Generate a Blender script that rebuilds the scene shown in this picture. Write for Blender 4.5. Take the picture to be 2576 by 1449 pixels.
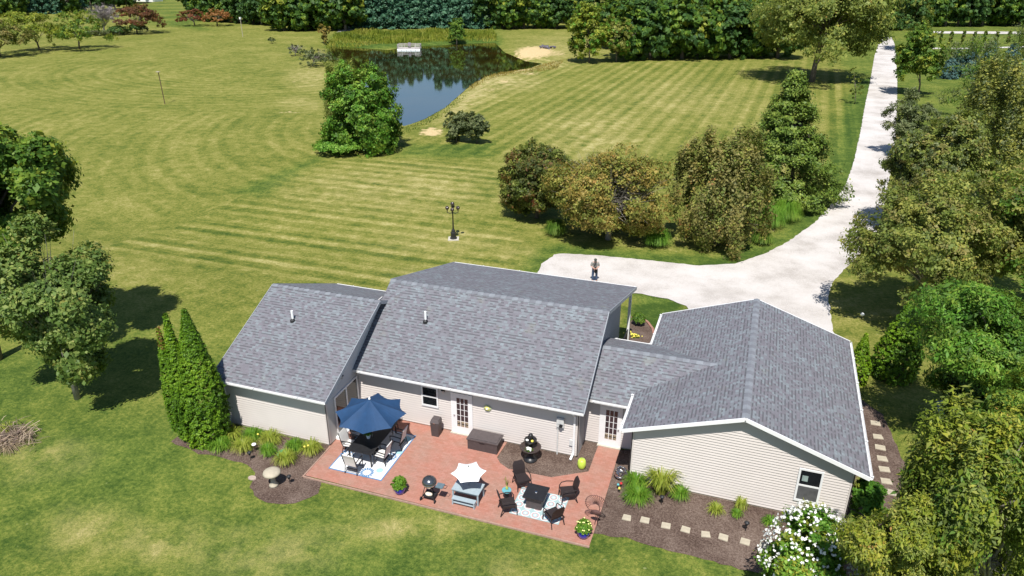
import bpy, math, random
import numpy as np
from mathutils import Vector, Matrix
random.seed(7); RNG = np.random.default_rng(7)
R = math.radians; PI = math.pi
scene = bpy.context.scene
for o in list(bpy.data.objects): bpy.data.objects.remove(o)
col = scene.collection

# ------------------------------------------------------------------ camera
FP = 1850.0                                   # focal length in pixels of a 2576 px wide picture
CAMPOS = np.array([21.628, -22.0, 19.752])
pi_, ya_, ro_ = R(24.651), R(18.909), R(0.08)
FW = np.array([-math.sin(ya_)*math.cos(pi_), math.cos(ya_)*math.cos(pi_), -math.sin(pi_)])
RT = np.array([math.cos(ya_), math.sin(ya_), 0.0]); UP = np.cross(RT, FW)
RT, UP = RT*math.cos(ro_)+UP*math.sin(ro_), -RT*math.sin(ro_)+UP*math.cos(ro_)
cd = bpy.data.cameras.new('camera'); cam = bpy.data.objects.new('camera', cd); col.objects.link(cam)
cd.sensor_width = 36; cd.lens = FP/2576*36; cd.clip_end = 4000; cd.clip_start = 0.5
m = Matrix.Identity(4)
for i in range(3):
    m[i][0] = RT[i]; m[i][1] = UP[i]; m[i][2] = -FW[i]; m[i][3] = CAMPOS[i]
cam.matrix_world = m; scene.camera = cam

# ------------------------------------------------------------------ light
SUN_EL, SUN_AZ = 60.5, 101.0                  # light travels towards azimuth 101 deg (from +X, ccw)
SUN_STRENGTH, SKY_STRENGTH, EXPOSURE = 5.0, 0.084, 0.31
w = bpy.data.worlds.new('World'); scene.world = w; w.use_nodes = True
nt = w.node_tree; nt.nodes.clear()
sky = nt.nodes.new('ShaderNodeTexSky'); sky.sky_type = 'NISHITA'; sky.sun_disc = False
sky.sun_elevation = R(SUN_EL); sky.ozone_density = 3.0; sky.dust_density = .3
trav = np.array([math.cos(R(SUN_AZ))*math.cos(R(SUN_EL)), math.sin(R(SUN_AZ))*math.cos(R(SUN_EL)), -math.sin(R(SUN_EL))])
tosun = -trav
sky.sun_rotation = math.atan2(tosun[0], tosun[1]) % (2*PI)
bg = nt.nodes.new('ShaderNodeBackground'); bg.inputs[1].default_value = SKY_STRENGTH
ow = nt.nodes.new('ShaderNodeOutputWorld')
nt.links.new(sky.outputs[0], bg.inputs[0]); nt.links.new(bg.outputs[0], ow.inputs[0])
sl = bpy.data.lights.new('sun', 'SUN'); sl.energy = SUN_STRENGTH; sl.angle = R(0.55); sl.color = (1.0, 0.965, 0.905)
so = bpy.data.objects.new('sun', sl); col.objects.link(so)
so.rotation_euler = Vector(trav.tolist()).to_track_quat('-Z', 'Y').to_euler()
vs = scene.view_settings; vs.view_transform = 'Standard'; vs.look = 'None'; vs.gamma = 1; vs.exposure = EXPOSURE; vs.use_curve_mapping = False
scene.cycles.max_bounces = 6; scene.cycles.transparent_max_bounces = 4
scene.cycles.diffuse_bounces = 2

# ------------------------------------------------------------------ helpers: where a point of the place is
def sm(a, b, x):
    t = np.clip((np.asarray(x, float)-a)/(b-a), 0, 1); return t*t*(3-2*t)
def ray(u, v): return (u-1288)/FP*RT-(v-724.5)/FP*UP+FW
def onz(u, v, z=0.0):
    d = ray(u, v); return CAMPOS+d*(z-CAMPOS[2])/d[2]
def ony(u, v, y):
    d = ray(u, v); return CAMPOS+d*(y-CAMPOS[1])/d[1]
def onx(u, v, x):
    d = ray(u, v); return CAMPOS+d*(x-CAMPOS[0])/d[0]
ZW = -1.6
POND = [(829,116),(980,126),(1035,117),(1123,113),(1169,110),(1244,107.5),(1258,122),(1269,132.5),(1288,140),(1320,154),(1363,160),
        (1325,172.5),(1288,177.5),(1219,192.5),(1176,220),(1156,237.5),(1119,270),(1069,297.5),(1014,317.5),(985,300),(965,262),(915,212),(864,170),(819,147.5)]
pondw = np.array([onz(u, v, ZW)[:2] for u, v in POND])
def polydist(P, poly):                        # signed distance, negative inside
    P = np.asarray(P, float); d = np.full(len(P), 1e9); ins = np.zeros(len(P), bool); n = len(poly)
    for i in range(n):
        a = poly[i]; b = poly[(i+1) % n]; ab = b-a; t = np.clip(((P-a)@ab)/(ab@ab), 0, 1)
        d = np.minimum(d, np.hypot(*(P-(a+t[:, None]*ab)).T))
        c = ((a[1] > P[:, 1]) != (b[1] > P[:, 1]))
        with np.errstate(divide='ignore', invalid='ignore'):
            xi = (b[0]-a[0])*(P[:, 1]-a[1])/(b[1]-a[1])+a[0]
        ins ^= c & (P[:, 0] < xi)
    return np.where(ins, -d, d)
def hgt_np(x, y):
    x = np.asarray(x, float); y = np.asarray(y, float)
    h = -sm(9, 24, y)+0.28*sm(17.7, 19, x)*(1-sm(13, 28, y))*sm(-14, -4, y)
    near = (y > 45) & (y < 190) & (x > -120) & (x < 30)
    if near.any():
        P = np.stack([x[near], y[near]], 1); d = polydist(P, pondw)
        hb = np.where(d > 0, ZW+0.6*sm(0, 4, d), ZW-0.7*sm(0, 1.5, -d)-0.03)
        h[near] = np.minimum(h[near], hb)
    return h
def hgt(x, y): return float(hgt_np([x], [y])[0])
def G(u, v):
    z = 0.0
    for _ in range(12):
        p = onz(u, v, z); z = z*0.3+0.7*hgt(p[0], p[1])
    p = onz(u, v, z); return Vector((p[0], p[1], hgt(p[0], p[1])))

# ------------------------------------------------------------------ materials
MATS = {}
def S(c):
    if isinstance(c, str):
        c = [int(c[i:i+2], 16)/255 for i in (0, 2, 4)]
        c = [x/12.92 if x <= .04045 else ((x+.055)/1.055)**2.4 for x in c]
    return (c[0], c[1], c[2], 1)
class NT:
    def __init__(s, name):
        s.m = bpy.data.materials.new(name); s.m.use_nodes = True; s.t = s.m.node_tree; s.t.nodes.clear()
        s.out = s.n('ShaderNodeOutputMaterial')
    def n(s, ty, **k):
        x = s.t.nodes.new(ty)
        for a, b in k.items(): setattr(x, a, b)
        return x
    def l(s, a, b): s.t.links.new(a, b)
    def noise(s, scale, detail=3, rough=.6, vec=None, dist=0):
        x = s.n('ShaderNodeTexNoise'); x.inputs['Scale'].default_value = scale; x.inputs['Detail'].default_value = detail
        x.inputs['Roughness'].default_value = rough; x.inputs['Distortion'].default_value = dist
        if vec is not None: s.l(vec, x.inputs['Vector'])
        return x.outputs['Fac']
    def ramp(s, fac, stops, interp='LINEAR'):
        x = s.n('ShaderNodeValToRGB'); x.color_ramp.interpolation = interp
        e = x.color_ramp.elements
        while len(e) < len(stops): e.new(.5)
        for i, (p, c) in enumerate(stops): e[i].position = p; e[i].color = S(c)
        s.l(fac, x.inputs[0]); return x.outputs[0]
    def mix(s, fac, a, b, mode='MIX'):
        x = s.n('ShaderNodeMix', data_type='RGBA', blend_type=mode)
        for i, v in ((0, fac), (6, a), (7, b)):
            if hasattr(v, 'is_linked') or hasattr(v, 'links'): s.l(v, x.inputs[i])
            else: x.inputs[i].default_value = v if i == 0 else S(v)
        return x.outputs[2]
    def math(s, op, a, b=None, c=None, clamp=False):
        x = s.n('ShaderNodeMath', operation=op); x.use_clamp = clamp
        for i, v in enumerate((a, b, c)):
            if v is None: continue
            if hasattr(v, 'links'): s.l(v, x.inputs[i])
            else: x.inputs[i].default_value = v
        return x.outputs[0]
    def attr(s, name): return s.n('ShaderNodeAttribute', attribute_name=name).outputs['Fac']
    def bump(s, h, strength=.3, dist=.02):
        b = s.n('ShaderNodeBump'); b.inputs['Strength'].default_value = strength; b.inputs['Distance'].default_value = dist
        s.l(h, b.inputs['Height']); return b.outputs[0]
    def pbr(s, colr, rough=.6, metal=0, spec=.4, bump=None, coat=0):
        p = s.n('ShaderNodeBsdfPrincipled')
        if hasattr(colr, 'links'): s.l(colr, p.inputs['Base Color'])
        else: p.inputs['Base Color'].default_value = S(colr)
        if hasattr(rough, 'links'): s.l(rough, p.inputs['Roughness'])
        else: p.inputs['Roughness'].default_value = rough
        p.inputs['Metallic'].default_value = metal; p.inputs['Specular IOR Level'].default_value = spec
        p.inputs['Coat Weight'].default_value = coat
        if bump is not None: s.l(bump, p.inputs['Normal'])
        s.l(p.outputs[0], s.out.inputs[0]); return p
def simple(name, c, rough=.6, metal=0, spec=.4, var=.12, scale=8, coat=0):
    if name in MATS: return MATS[name]
    t = NT(name); co = t.n('ShaderNodeTexCoord').outputs['Object']
    n1 = t.noise(scale, 4, .6, co)
    cc = S(c)
    lo = tuple(x*(1-var) for x in cc[:3]); hi = tuple(min(1, x*(1+var)) for x in cc[:3])
    t.pbr(t.ramp(n1, [(.3, lo), (.7, hi)]), rough, metal, spec, coat=coat); MATS[name] = t.m; return t.m
def leafmat(name, stops, trans=.35, nscale=.7, namt=.5):
    if name in MATS: return MATS[name]
    t = NT(name); geo = t.n('ShaderNodeNewGeometry'); co = t.n('ShaderNodeTexCoord').outputs['Object']
    a = t.math('MULTIPLY', geo.outputs['Random Per Island'], 1-namt)
    b = t.math('MULTIPLY', t.ramp(t.noise(nscale, 2, .5, co), [(.3, (0, 0, 0)), (.7, (1, 1, 1))]), namt)
    c = t.ramp(t.math('ADD', a, b), stops)
    d = t.n('ShaderNodeBsdfPrincipled'); t.l(c, d.inputs['Base Color']); d.inputs['Roughness'].default_value = .55; d.inputs['Specular IOR Level'].default_value = .3
    tr = t.n('ShaderNodeBsdfTranslucent'); t.l(t.mix(.5, c, (.35, .42, .05)), tr.inputs[0])
    mx = t.n('ShaderNodeMixShader'); mx.inputs[0].default_value = trans
    t.l(d.outputs[0], mx.inputs[1]); t.l(tr.outputs[0], mx.inputs[2]); t.l(mx.outputs[0], t.out.inputs[0])
    MATS[name] = t.m; return t.m

M_white = simple('white_trim', (.86, .86, .86), .45, var=.04)
M_whitevinyl = simple('white_vinyl', (.80, .80, .80), .35, var=.03)
M_bark = simple('bark', (.16, .13, .10), .9, var=.35, scale=6)
M_barklight = simple('bark_grey', (.30, .27, .23), .9, var=.3, scale=6)
M_black = simple('black_metal', (.02, .02, .022), .4, spec=.5, var=.2)
M_blackmatte = simple('black_matte', (.015, .015, .018), .75, var=.2)
M_brownres = simple('brown_resin', (.075, .06, .06), .55, var=.12)
M_darkbrown = simple('dark_wicker', (.028, .02, .02), .6, var=.3, scale=60)
M_glass = simple('dark_glass', (.012, .014, .016), .06, spec=.6, var=.3, scale=1.5)
M_sling = simple('white_sling', (.70, .68, .66), .7, var=.06)
M_navy = simple('navy_canvas', (.014, .052, .13), .75, var=.12, scale=3)
M_cream = simple('white_canvas', (.86, .86, .86), .8, var=.02)
M_bluegrey = simple('blue_grey_paint', (.33, .40, .44), .5, var=.08)
M_cobalt = simple('cobalt_glaze', (.012, .03, .42), .15, spec=.6, var=.15, coat=.5)
M_lime = simple('lime_glaze', (.50, .68, .08), .2, var=.06, coat=.4)
M_aqua = simple('aqua_glaze', (.14, .38, .44), .3, var=.15)
M_rust = simple('rusty_metal', (.11, .055, .05), .7, metal=.3, var=.3)
M_steel = simple('polished_steel', (.65, .62, .60), .2, metal=1, var=.15)
M_stone = simple('pale_stone', (.43, .38, .29), .85, var=.14, scale=5)
M_concrete = simple('concrete', (.5, .47, .4), .9, var=.12)
M_found = simple('foundation', (.50, .44, .34), .9, var=.1)
M_soffit = simple('soffit', (.6, .58, .56), .7, var=.03)
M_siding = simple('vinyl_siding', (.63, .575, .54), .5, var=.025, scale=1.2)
M_sidingd = simple('shaded_siding', (.30, .30, .31), .6, var=.04, scale=1.5)  # siding greyed to put the side wall's weak light into its colour
M_skin = simple('skin', (.55, .32, .24), .6, var=.05)

def mk_shingle():
    t = NT('asphalt_shingles'); uv = t.n('ShaderNodeUVMap').outputs[0]
    def brick(wd, h, off, seed):
        mp = t.n('ShaderNodeMapping'); mp.inputs['Location'].default_value = (seed, seed*.143*7, 0); t.l(uv, mp.inputs[0])
        b = t.n('ShaderNodeTexBrick'); b.offset = off; b.squash = 1
        b.inputs['Scale'].default_value = 1; b.inputs['Brick Width'].default_value = wd; b.inputs['Row Height'].default_value = h
        b.inputs['Mortar Size'].default_value = .010; b.inputs['Mortar Smooth'].default_value = .3; b.inputs['Bias'].default_value = 0
        b.inputs['Color1'].default_value = (0, 0, 0, 1); b.inputs['Color2'].default_value = (1, 1, 1, 1); b.inputs['Mortar'].default_value = (.5, .5, .5, 1)
        t.l(mp.outputs[0], b.inputs['Vector']); return b
    A = brick(.17, .142, .43, 0); B = brick(.98, .142, .31, 3)
    tone = t.math('ADD', t.math('MULTIPLY', A.outputs[0], .5), t.math('MULTIPLY', t.noise(.8, 3, .6, uv), .5))
    base = t.ramp(tone, [(.12, '514f57'), (.4, '625e68'), (.6, '666b72'), (.88, '78838a')])
    # darker laminated tabs: short dark dashes at the butt edge of every course
    sx = t.n('ShaderNodeSeparateXYZ'); t.l(uv, sx.inputs[0])
    row = t.math('FRACT', t.math('DIVIDE', sx.outputs[1], .142))
    rowid = t.math('FLOOR', t.math('DIVIDE', sx.outputs[1], .142))
    xs = t.math('ADD', sx.outputs[0], t.math('MULTIPLY', t.math('FRACT', t.math('MULTIPLY', rowid, .3819)), 1.9))
    cell = t.math('FLOOR', t.math('DIVIDE', xs, .135))
    wn = t.n('ShaderNodeTexWhiteNoise', noise_dimensions='2D'); cb = t.n('ShaderNodeCombineXYZ'); t.l(cell, cb.inputs[0]); t.l(rowid, cb.inputs[1]); t.l(cb.outputs[0], wn.inputs['Vector'])
    on = t.math('GREATER_THAN', wn.outputs[0], .47)
    low = t.math('LESS_THAN', row, .42)
    dash = t.math('MULTIPLY', on, low)
    line = t.math('LESS_THAN', row, .10)
    k = t.math('MAXIMUM', t.math('MULTIPLY', dash, .72), t.math('MULTIPLY', line, .30))
    c = t.mix(k, base, '26262f')
    moss = t.ramp(t.noise(.9, 4, .6, uv), [(.62, (0, 0, 0)), (.72, (1, 1, 1))])
    c = t.mix(t.math('MULTIPLY', moss, .16), c, '8a8a6a')
    g = t.noise(90, 2, .5, uv); c = t.mix(.12, c, g)
    t.pbr(c, .85, spec=.3, bump=t.bump(t.math('MULTIPLY', k, -1), .35, .01)); return t.m
M_shingle = mk_shingle()

def mk_ground():
    t = NT('lawn'); geo = t.n('ShaderNodeNewGeometry').outputs['Position']
    s = t.attr('stripe'); samt = t.attr('stripe_amount'); green = t.attr('lush'); dirt = t.attr('dirt'); dry0 = t.attr('dry')
    warp = t.math('MULTIPLY', t.noise(.25, 3, .6, geo), 1.6)
    dn0 = t.ramp(t.noise(.75, 5, .72, geo), [(.40, (0, 0, 0)), (.62, (1, 1, 1))]); dry = t.math('MULTIPLY', dry0, t.math('ADD', .12, t.math('MULTIPLY', dn0, .85)))
    fine = t.noise(5.5, 5, .72, geo); mid = t.noise(.9, 4, .6, geo); big = t.noise(.13, 4, .6, geo)
    mp = t.n('ShaderNodeCombineXYZ'); t.l(s, mp.inputs[0])
    st = t.noise(1, 2, .7, mp.outputs[0])
    # stripes: irregular bands across the mowing coordinate
    w1 = t.n('ShaderNodeTexNoise', noise_dimensions='1D'); w1.inputs['Scale'].default_value = .62; w1.inputs['Detail'].default_value = 3; w1.inputs['Roughness'].default_value = .7
    t.l(t.math('ADD', s, t.math('MULTIPLY', warp, .45)), w1.inputs['W'])
    sn0 = t.math('SINE', t.math('MULTIPLY', t.math('ADD', s, t.math('MULTIPLY', warp, .22)), 2*PI/2.1)); sn = t.math('MULTIPLY', t.math('SIGN', sn0), t.math('POWER', t.math('ABSOLUTE', sn0), .6))
    band = t.math('ADD', t.math('MULTIPLY', t.math('SUBTRACT', w1.outputs[0], .5), 2.2), t.math('MULTIPLY', sn, .42))
    band = t.math('MULTIPLY', t.math('MULTIPLY', band, samt), t.math('ADD', .45, t.math('MULTIPLY', t.noise(.35, 3, .6, geo), 1.1)))
    tone = t.math('ADD', t.math('ADD', t.math('MULTIPLY', big, .6), t.math('MULTIPLY', mid, .75)), t.math('MULTIPLY', fine, 1.25))
    tone = t.math('SUBTRACT', tone, .80)
    tone = t.math('ADD', tone, t.math('MULTIPLY', band, .27))
    tone = t.math('ADD', tone, t.math('MULTIPLY', t.math('SUBTRACT', t.math('MULTIPLY', dry, 1.5), green), .30))
    c = t.ramp(tone, [(.06, '3a501f'), (.28, '586529'), (.50, '767938'), (.72, '8f8a4e'), (.97, 'aea66f')])
    lush = t.ramp(tone, [(.1, '3e5422'), (.35, '5c7030'), (.6, '7c863e'), (.92, 'a39d5e')])
    c = t.mix(t.math('MULTIPLY', t.math('MULTIPLY', green, t.math('SUBTRACT', 1.0, t.math('MULTIPLY', dry, .75))), .8), c, lush)
    c = t.mix(t.math('MULTIPLY', dry, .45), c, 'a0956a')
    hf = t.ramp(t.noise(17, 4, .8, geo), [(.32, (.55, .6, .5)), (.5, (1, 1, 1)), (.68, (1.35, 1.3, 1.2))]); c = t.mix(1.0, c, hf, 'MULTIPLY')
    wd = t.ramp(t.noise(3.1, 2, .5, geo), [(.74, (0, 0, 0)), (.78, (1, 1, 1))]); c = t.mix(t.math('MULTIPLY', wd, .45), c, 'a8a878')
    dn = t.math('ADD', dirt, t.math('MULTIPLY', t.math('SUBTRACT', t.noise(1.1, 4, .65, geo), .5), 1.3))
    dm = t.ramp(dn, [(.42, (0, 0, 0)), (.62, (1, 1, 1))])
    c = t.mix(dm, c, t.ramp(fine, [(.3, 'b29a6c'), (.7, 'd8c398')]))
    t.pbr(c, .95, spec=.1, bump=t.bump(t.math('ADD', fine, t.noise(22, 3, .6, geo)), .5, .05)); return t.m
def mk_gravel():
    t = NT('white_gravel'); g = t.n('ShaderNodeNewGeometry').outputs['Position']
    a = t.noise(.35, 4, .6, g); f = t.noise(14, 3, .7, g)
    c = t.ramp(t.math('ADD', t.math('MULTIPLY', a, .6), t.math('MULTIPLY', f, .4)), [(.36, 'a69f99'), (.5, 'c2bcb7'), (.66, 'cfcac7')])
    sp = t.ramp(t.noise(1.6, 5, .75, g), [(.66, (0, 0, 0)), (.74, (1, 1, 1))])
    c = t.mix(t.math('MULTIPLY', sp, .5), c, '8a8272')
    t.pbr(c, .95, spec=.1, bump=t.bump(f, .5, .04)); return t.m
def mk_mulch():
    t = NT('mulch'); g = t.n('ShaderNodeNewGeometry').outputs['Position']
    f = t.noise(16, 5, .8, g); a = t.noise(.8, 3, .6, g)
    c = t.ramp(t.math('ADD', t.math('MULTIPLY', f, .75), t.math('MULTIPLY', a, .3)), [(.34, '322823'), (.48, '5c4c44'), (.62, '7e6e64'), (.8, 'aa9b8e')])
    t.pbr(c, .95, spec=.1, bump=t.bump(f, .9, .05)); return t.m
def mk_brick():
    t = NT('clay_pavers'); g = t.n('ShaderNodeNewGeometry').outputs['Position']
    b = t.n('ShaderNodeTexBrick'); b.inputs['Scale'].default_value = 1; b.inputs['Brick Width'].default_value = .2; b.inputs['Row Height'].default_value = .1
    b.inputs['Mortar Size'].default_value = .006; b.inputs['Mortar Smooth'].default_value = .4
    b.inputs['Color1'].default_value = S('9a6a5a'); b.inputs['Color2'].default_value = S('ae8074'); b.inputs['Mortar'].default_value = S('876455')
    t.l(g, b.inputs['Vector'])
    w1 = t.ramp(t.noise(.8, 4, .65, g), [(.35, '948072'), (.62, 'aa7262')])
    c = t.mix(.45, b.outputs[0], w1); c = t.mix(t.math('MULTIPLY', t.ramp(t.noise(9, 3, .7, g), [(.4, (0, 0, 0)), (.7, (1, 1, 1))]), .22), c, 'c08e7c')
    t.pbr(c, .85, spec=.2, bump=t.bump(b.outputs['Fac'], -.3, .01)); return t.m
def mk_water():
    t = NT('pond_water'); g = t.n('ShaderNodeNewGeometry').outputs['Position']
    c = t.ramp(t.noise(.08, 3, .6, g), [(.3, '1d1e0c'), (.7, '3a3010')])
    p = t.pbr(c, .04, spec=.5, bump=t.bump(t.noise(.9, 3, .55, g), .05, .03)); p.inputs['IOR'].default_value = 7.0; p.inputs['Specular Tint'].default_value = (.92, 1, 1, 1); return t.m
M_ground, M_gravel, M_mulch, M_patio, M_water = mk_ground(), mk_gravel(), mk_mulch(), mk_brick(), mk_water()

# ------------------------------------------------------------------ mesh builder
class MB:
    def __init__(s): s.v = []; s.f = []; s.mi = []
    def add(s, vs, fs, mi=0):
        o = len(s.v); s.v += [tuple(map(float, p)) for p in vs]; s.f += [tuple(i+o for i in f) for f in fs]; s.mi += [mi]*len(fs); return s
    def box(s, x0, x1, y0, y1, z0, z1, mi=0, rz=0, c=None):
        vs = [(x, y, z) for z in (z0, z1) for y in (y0, y1) for x in (x0, x1)]
        if rz:
            cx, cy = c if c else ((x0+x1)/2, (y0+y1)/2); k, q = math.cos(rz), math.sin(rz)
            vs = [(cx+(x-cx)*k-(y-cy)*q, cy+(x-cx)*q+(y-cy)*k, z) for x, y, z in vs]
        return s.add(vs, [(0, 2, 3, 1), (4, 5, 7, 6), (0, 1, 5, 4), (2, 6, 7, 3), (0, 4, 6, 2), (1, 3, 7, 5)], mi)
    def beam(s, a, b, w, h, mi=0, up=(0, 0, 1)):
        a, b = Vector(a), Vector(b); d = (b-a).normalized(); sd = d.cross(Vector(up)).normalized(); u = sd.cross(d)
        vs = [p+sd*x*w/2+u*y*h/2 for p in (a, b) for x, y in ((-1, -1), (1, -1), (1, 1), (-1, 1))]
        return s.add(vs, [(0, 3, 2, 1), (4, 5, 6, 7), (0, 1, 5, 4), (1, 2, 6, 5), (2, 3, 7, 6), (3, 0, 4, 7)], mi)
    def tube(s, pts, r, n=8, mi=0, cap=True):
        pts = [Vector(p) for p in pts]; k = len(pts); rs = r if isinstance(r, (list, tuple)) else [r]*k
        vs = []; ref = None
        for i, p in enumerate(pts):
            d = (pts[min(i+1, k-1)]-pts[max(i-1, 0)])
            d = d.normalized() if d.length > 1e-9 else Vector((0, 0, 1))
            if ref is None: ref = Vector((1, 0, 0)) if abs(d.x) < .8 else Vector((0, 1, 0))
            a = (ref-d*ref.dot(d)).normalized(); b = d.cross(a); ref = a
            vs += [p+(a*math.cos(2*PI*j/n)+b*math.sin(2*PI*j/n))*rs[i] for j in range(n)]
        fs = [(i*n+j, i*n+(j+1) % n, (i+1)*n+(j+1) % n, (i+1)*n+j) for i in range(k-1) for j in range(n)]
        if cap: fs += [tuple(range(n-1, -1, -1)), tuple((k-1)*n+j for j in range(n))]
        return s.add(vs, fs, mi)
    def lathe(s, prof, n=20, c=(0, 0, 0), mi=0, sx=1, sy=1):
        vs = []; fs = []; k = len(prof)
        for r, z in prof: vs += [(c[0]+r*sx*math.cos(2*PI*j/n), c[1]+r*sy*math.sin(2*PI*j/n), c[2]+z) for j in range(n)]
        for i in range(k-1): fs += [(i*n+j, i*n+(j+1) % n, (i+1)*n+(j+1) % n, (i+1)*n+j) for j in range(n)]
        fs += [tuple(range(n-1, -1, -1)), tuple((k-1)*n+j for j in range(n))]
        return s.add(vs, fs, mi)
    def ball(s, c, r, n=10, mi=0):
        r = r if isinstance(r, (tuple, list)) else (r, r, r)
        pr = [(max(.02, math.sin(PI*i/n)), -math.cos(PI*i/n)) for i in range(n+1)]
        b = MB().lathe(pr, n+4); return s.add([(c[0]+x*r[0], c[1]+y*r[1], c[2]+z*r[2]) for x, y, z in b.v], b.f, mi)
    def prism(s, poly, z0, z1, mi=0):
        n = len(poly); vs = [(x, y, z0) for x, y in poly]+[(x, y, z1) for x, y in poly]
        return s.add(vs, [tuple(range(n-1, -1, -1)), tuple(range(n, 2*n))]+[(i, (i+1) % n, n+(i+1) % n, n+i) for i in range(n)], mi)
    def slab(s, poly, th, mi=0, mi2=None):      # 3D polygon (ccw seen from above) thickened downwards
        n = len(poly); vs = list(poly)+[(x, y, z-th) for x, y, z in poly]
        s.add(vs, [tuple(range(n))], mi); o = len(s.v)-2*n; q = mi if mi2 is None else mi2
        fs = [tuple(range(2*n-1, n-1, -1))]+[((i+1) % n, i, n+i, n+(i+1) % n) for i in range(n)]
        s.f += [tuple(a+o for a in f) for f in fs]; s.mi += [q]*len(fs); return s
    def build(s, name, mats, parent=None, loc=None, smooth=False, uv=None, rz=0):
        me = bpy.data.meshes.new(name); me.from_pydata(s.v, [], s.f)
        for mm in (mats if isinstance(mats, (list, tuple)) else [mats]): me.materials.append(mm)
        me.polygons.foreach_set('material_index', s.mi)
        if smooth: me.polygons.foreach_set('use_smooth', [True]*len(s.f))
        if uv:
            L = me.uv_layers.new(name='UVMap')
            for p in me.polygons:
                nrm = p.normal; fu, fv = uv(nrm)
                for li in p.loop_indices:
                    co = me.vertices[me.loops[li].vertex_index].co; L.data[li].uv = (co.dot(fu), co.dot(fv))
        o = bpy.data.objects.new(name, me); col.objects.link(o)
        if parent: o.parent = parent
        if loc is not None: o.location = loc
        if rz: o.rotation_euler.z = rz
        return o
def roof_uv(n):
    h = Vector((n.x, n.y, 0))
    if h.length < .02: return Vector((1, 0, 0)), Vector((0, 1, 0))
    h.normalize(); e1 = Vector((-h.y, h.x, 0)); e2 = n.cross(e1); 
    if e2.z < 0: e2 = -e2
    return e1, e2
def tag(o, label=None, cat=None, group=None, kind=None):
    for k, v in (('label', label), ('category', cat), ('group', group), ('kind', kind)):
        if v: o[k] = v
    return o
def thing(name, loc, label, cat, group=None, rz=0):
    o = bpy.data.objects.new(name, None); col.objects.link(o); o.empty_display_size = .3
    o.location = loc; o.rotation_euler.z = rz; return tag(o, label, cat, group)
def struct(o): o['kind'] = 'structure'; return o
KIDS = {}
def dup(root, loc, rz=0, label=None, sc=None):
    ch = [o for o in bpy.data.objects if o.parent == root]
    r = root.copy(); col.objects.link(r); r.location = loc; r.rotation_euler.z = rz
    if label: r['label'] = label
    if sc: r.scale = sc
    for c in ch:
        d = c.copy(); col.objects.link(d); d.parent = r
        for g in [o for o in bpy.data.objects if o.parent == c]:
            e = g.copy(); col.objects.link(e); e.parent = d
    return r

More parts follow.
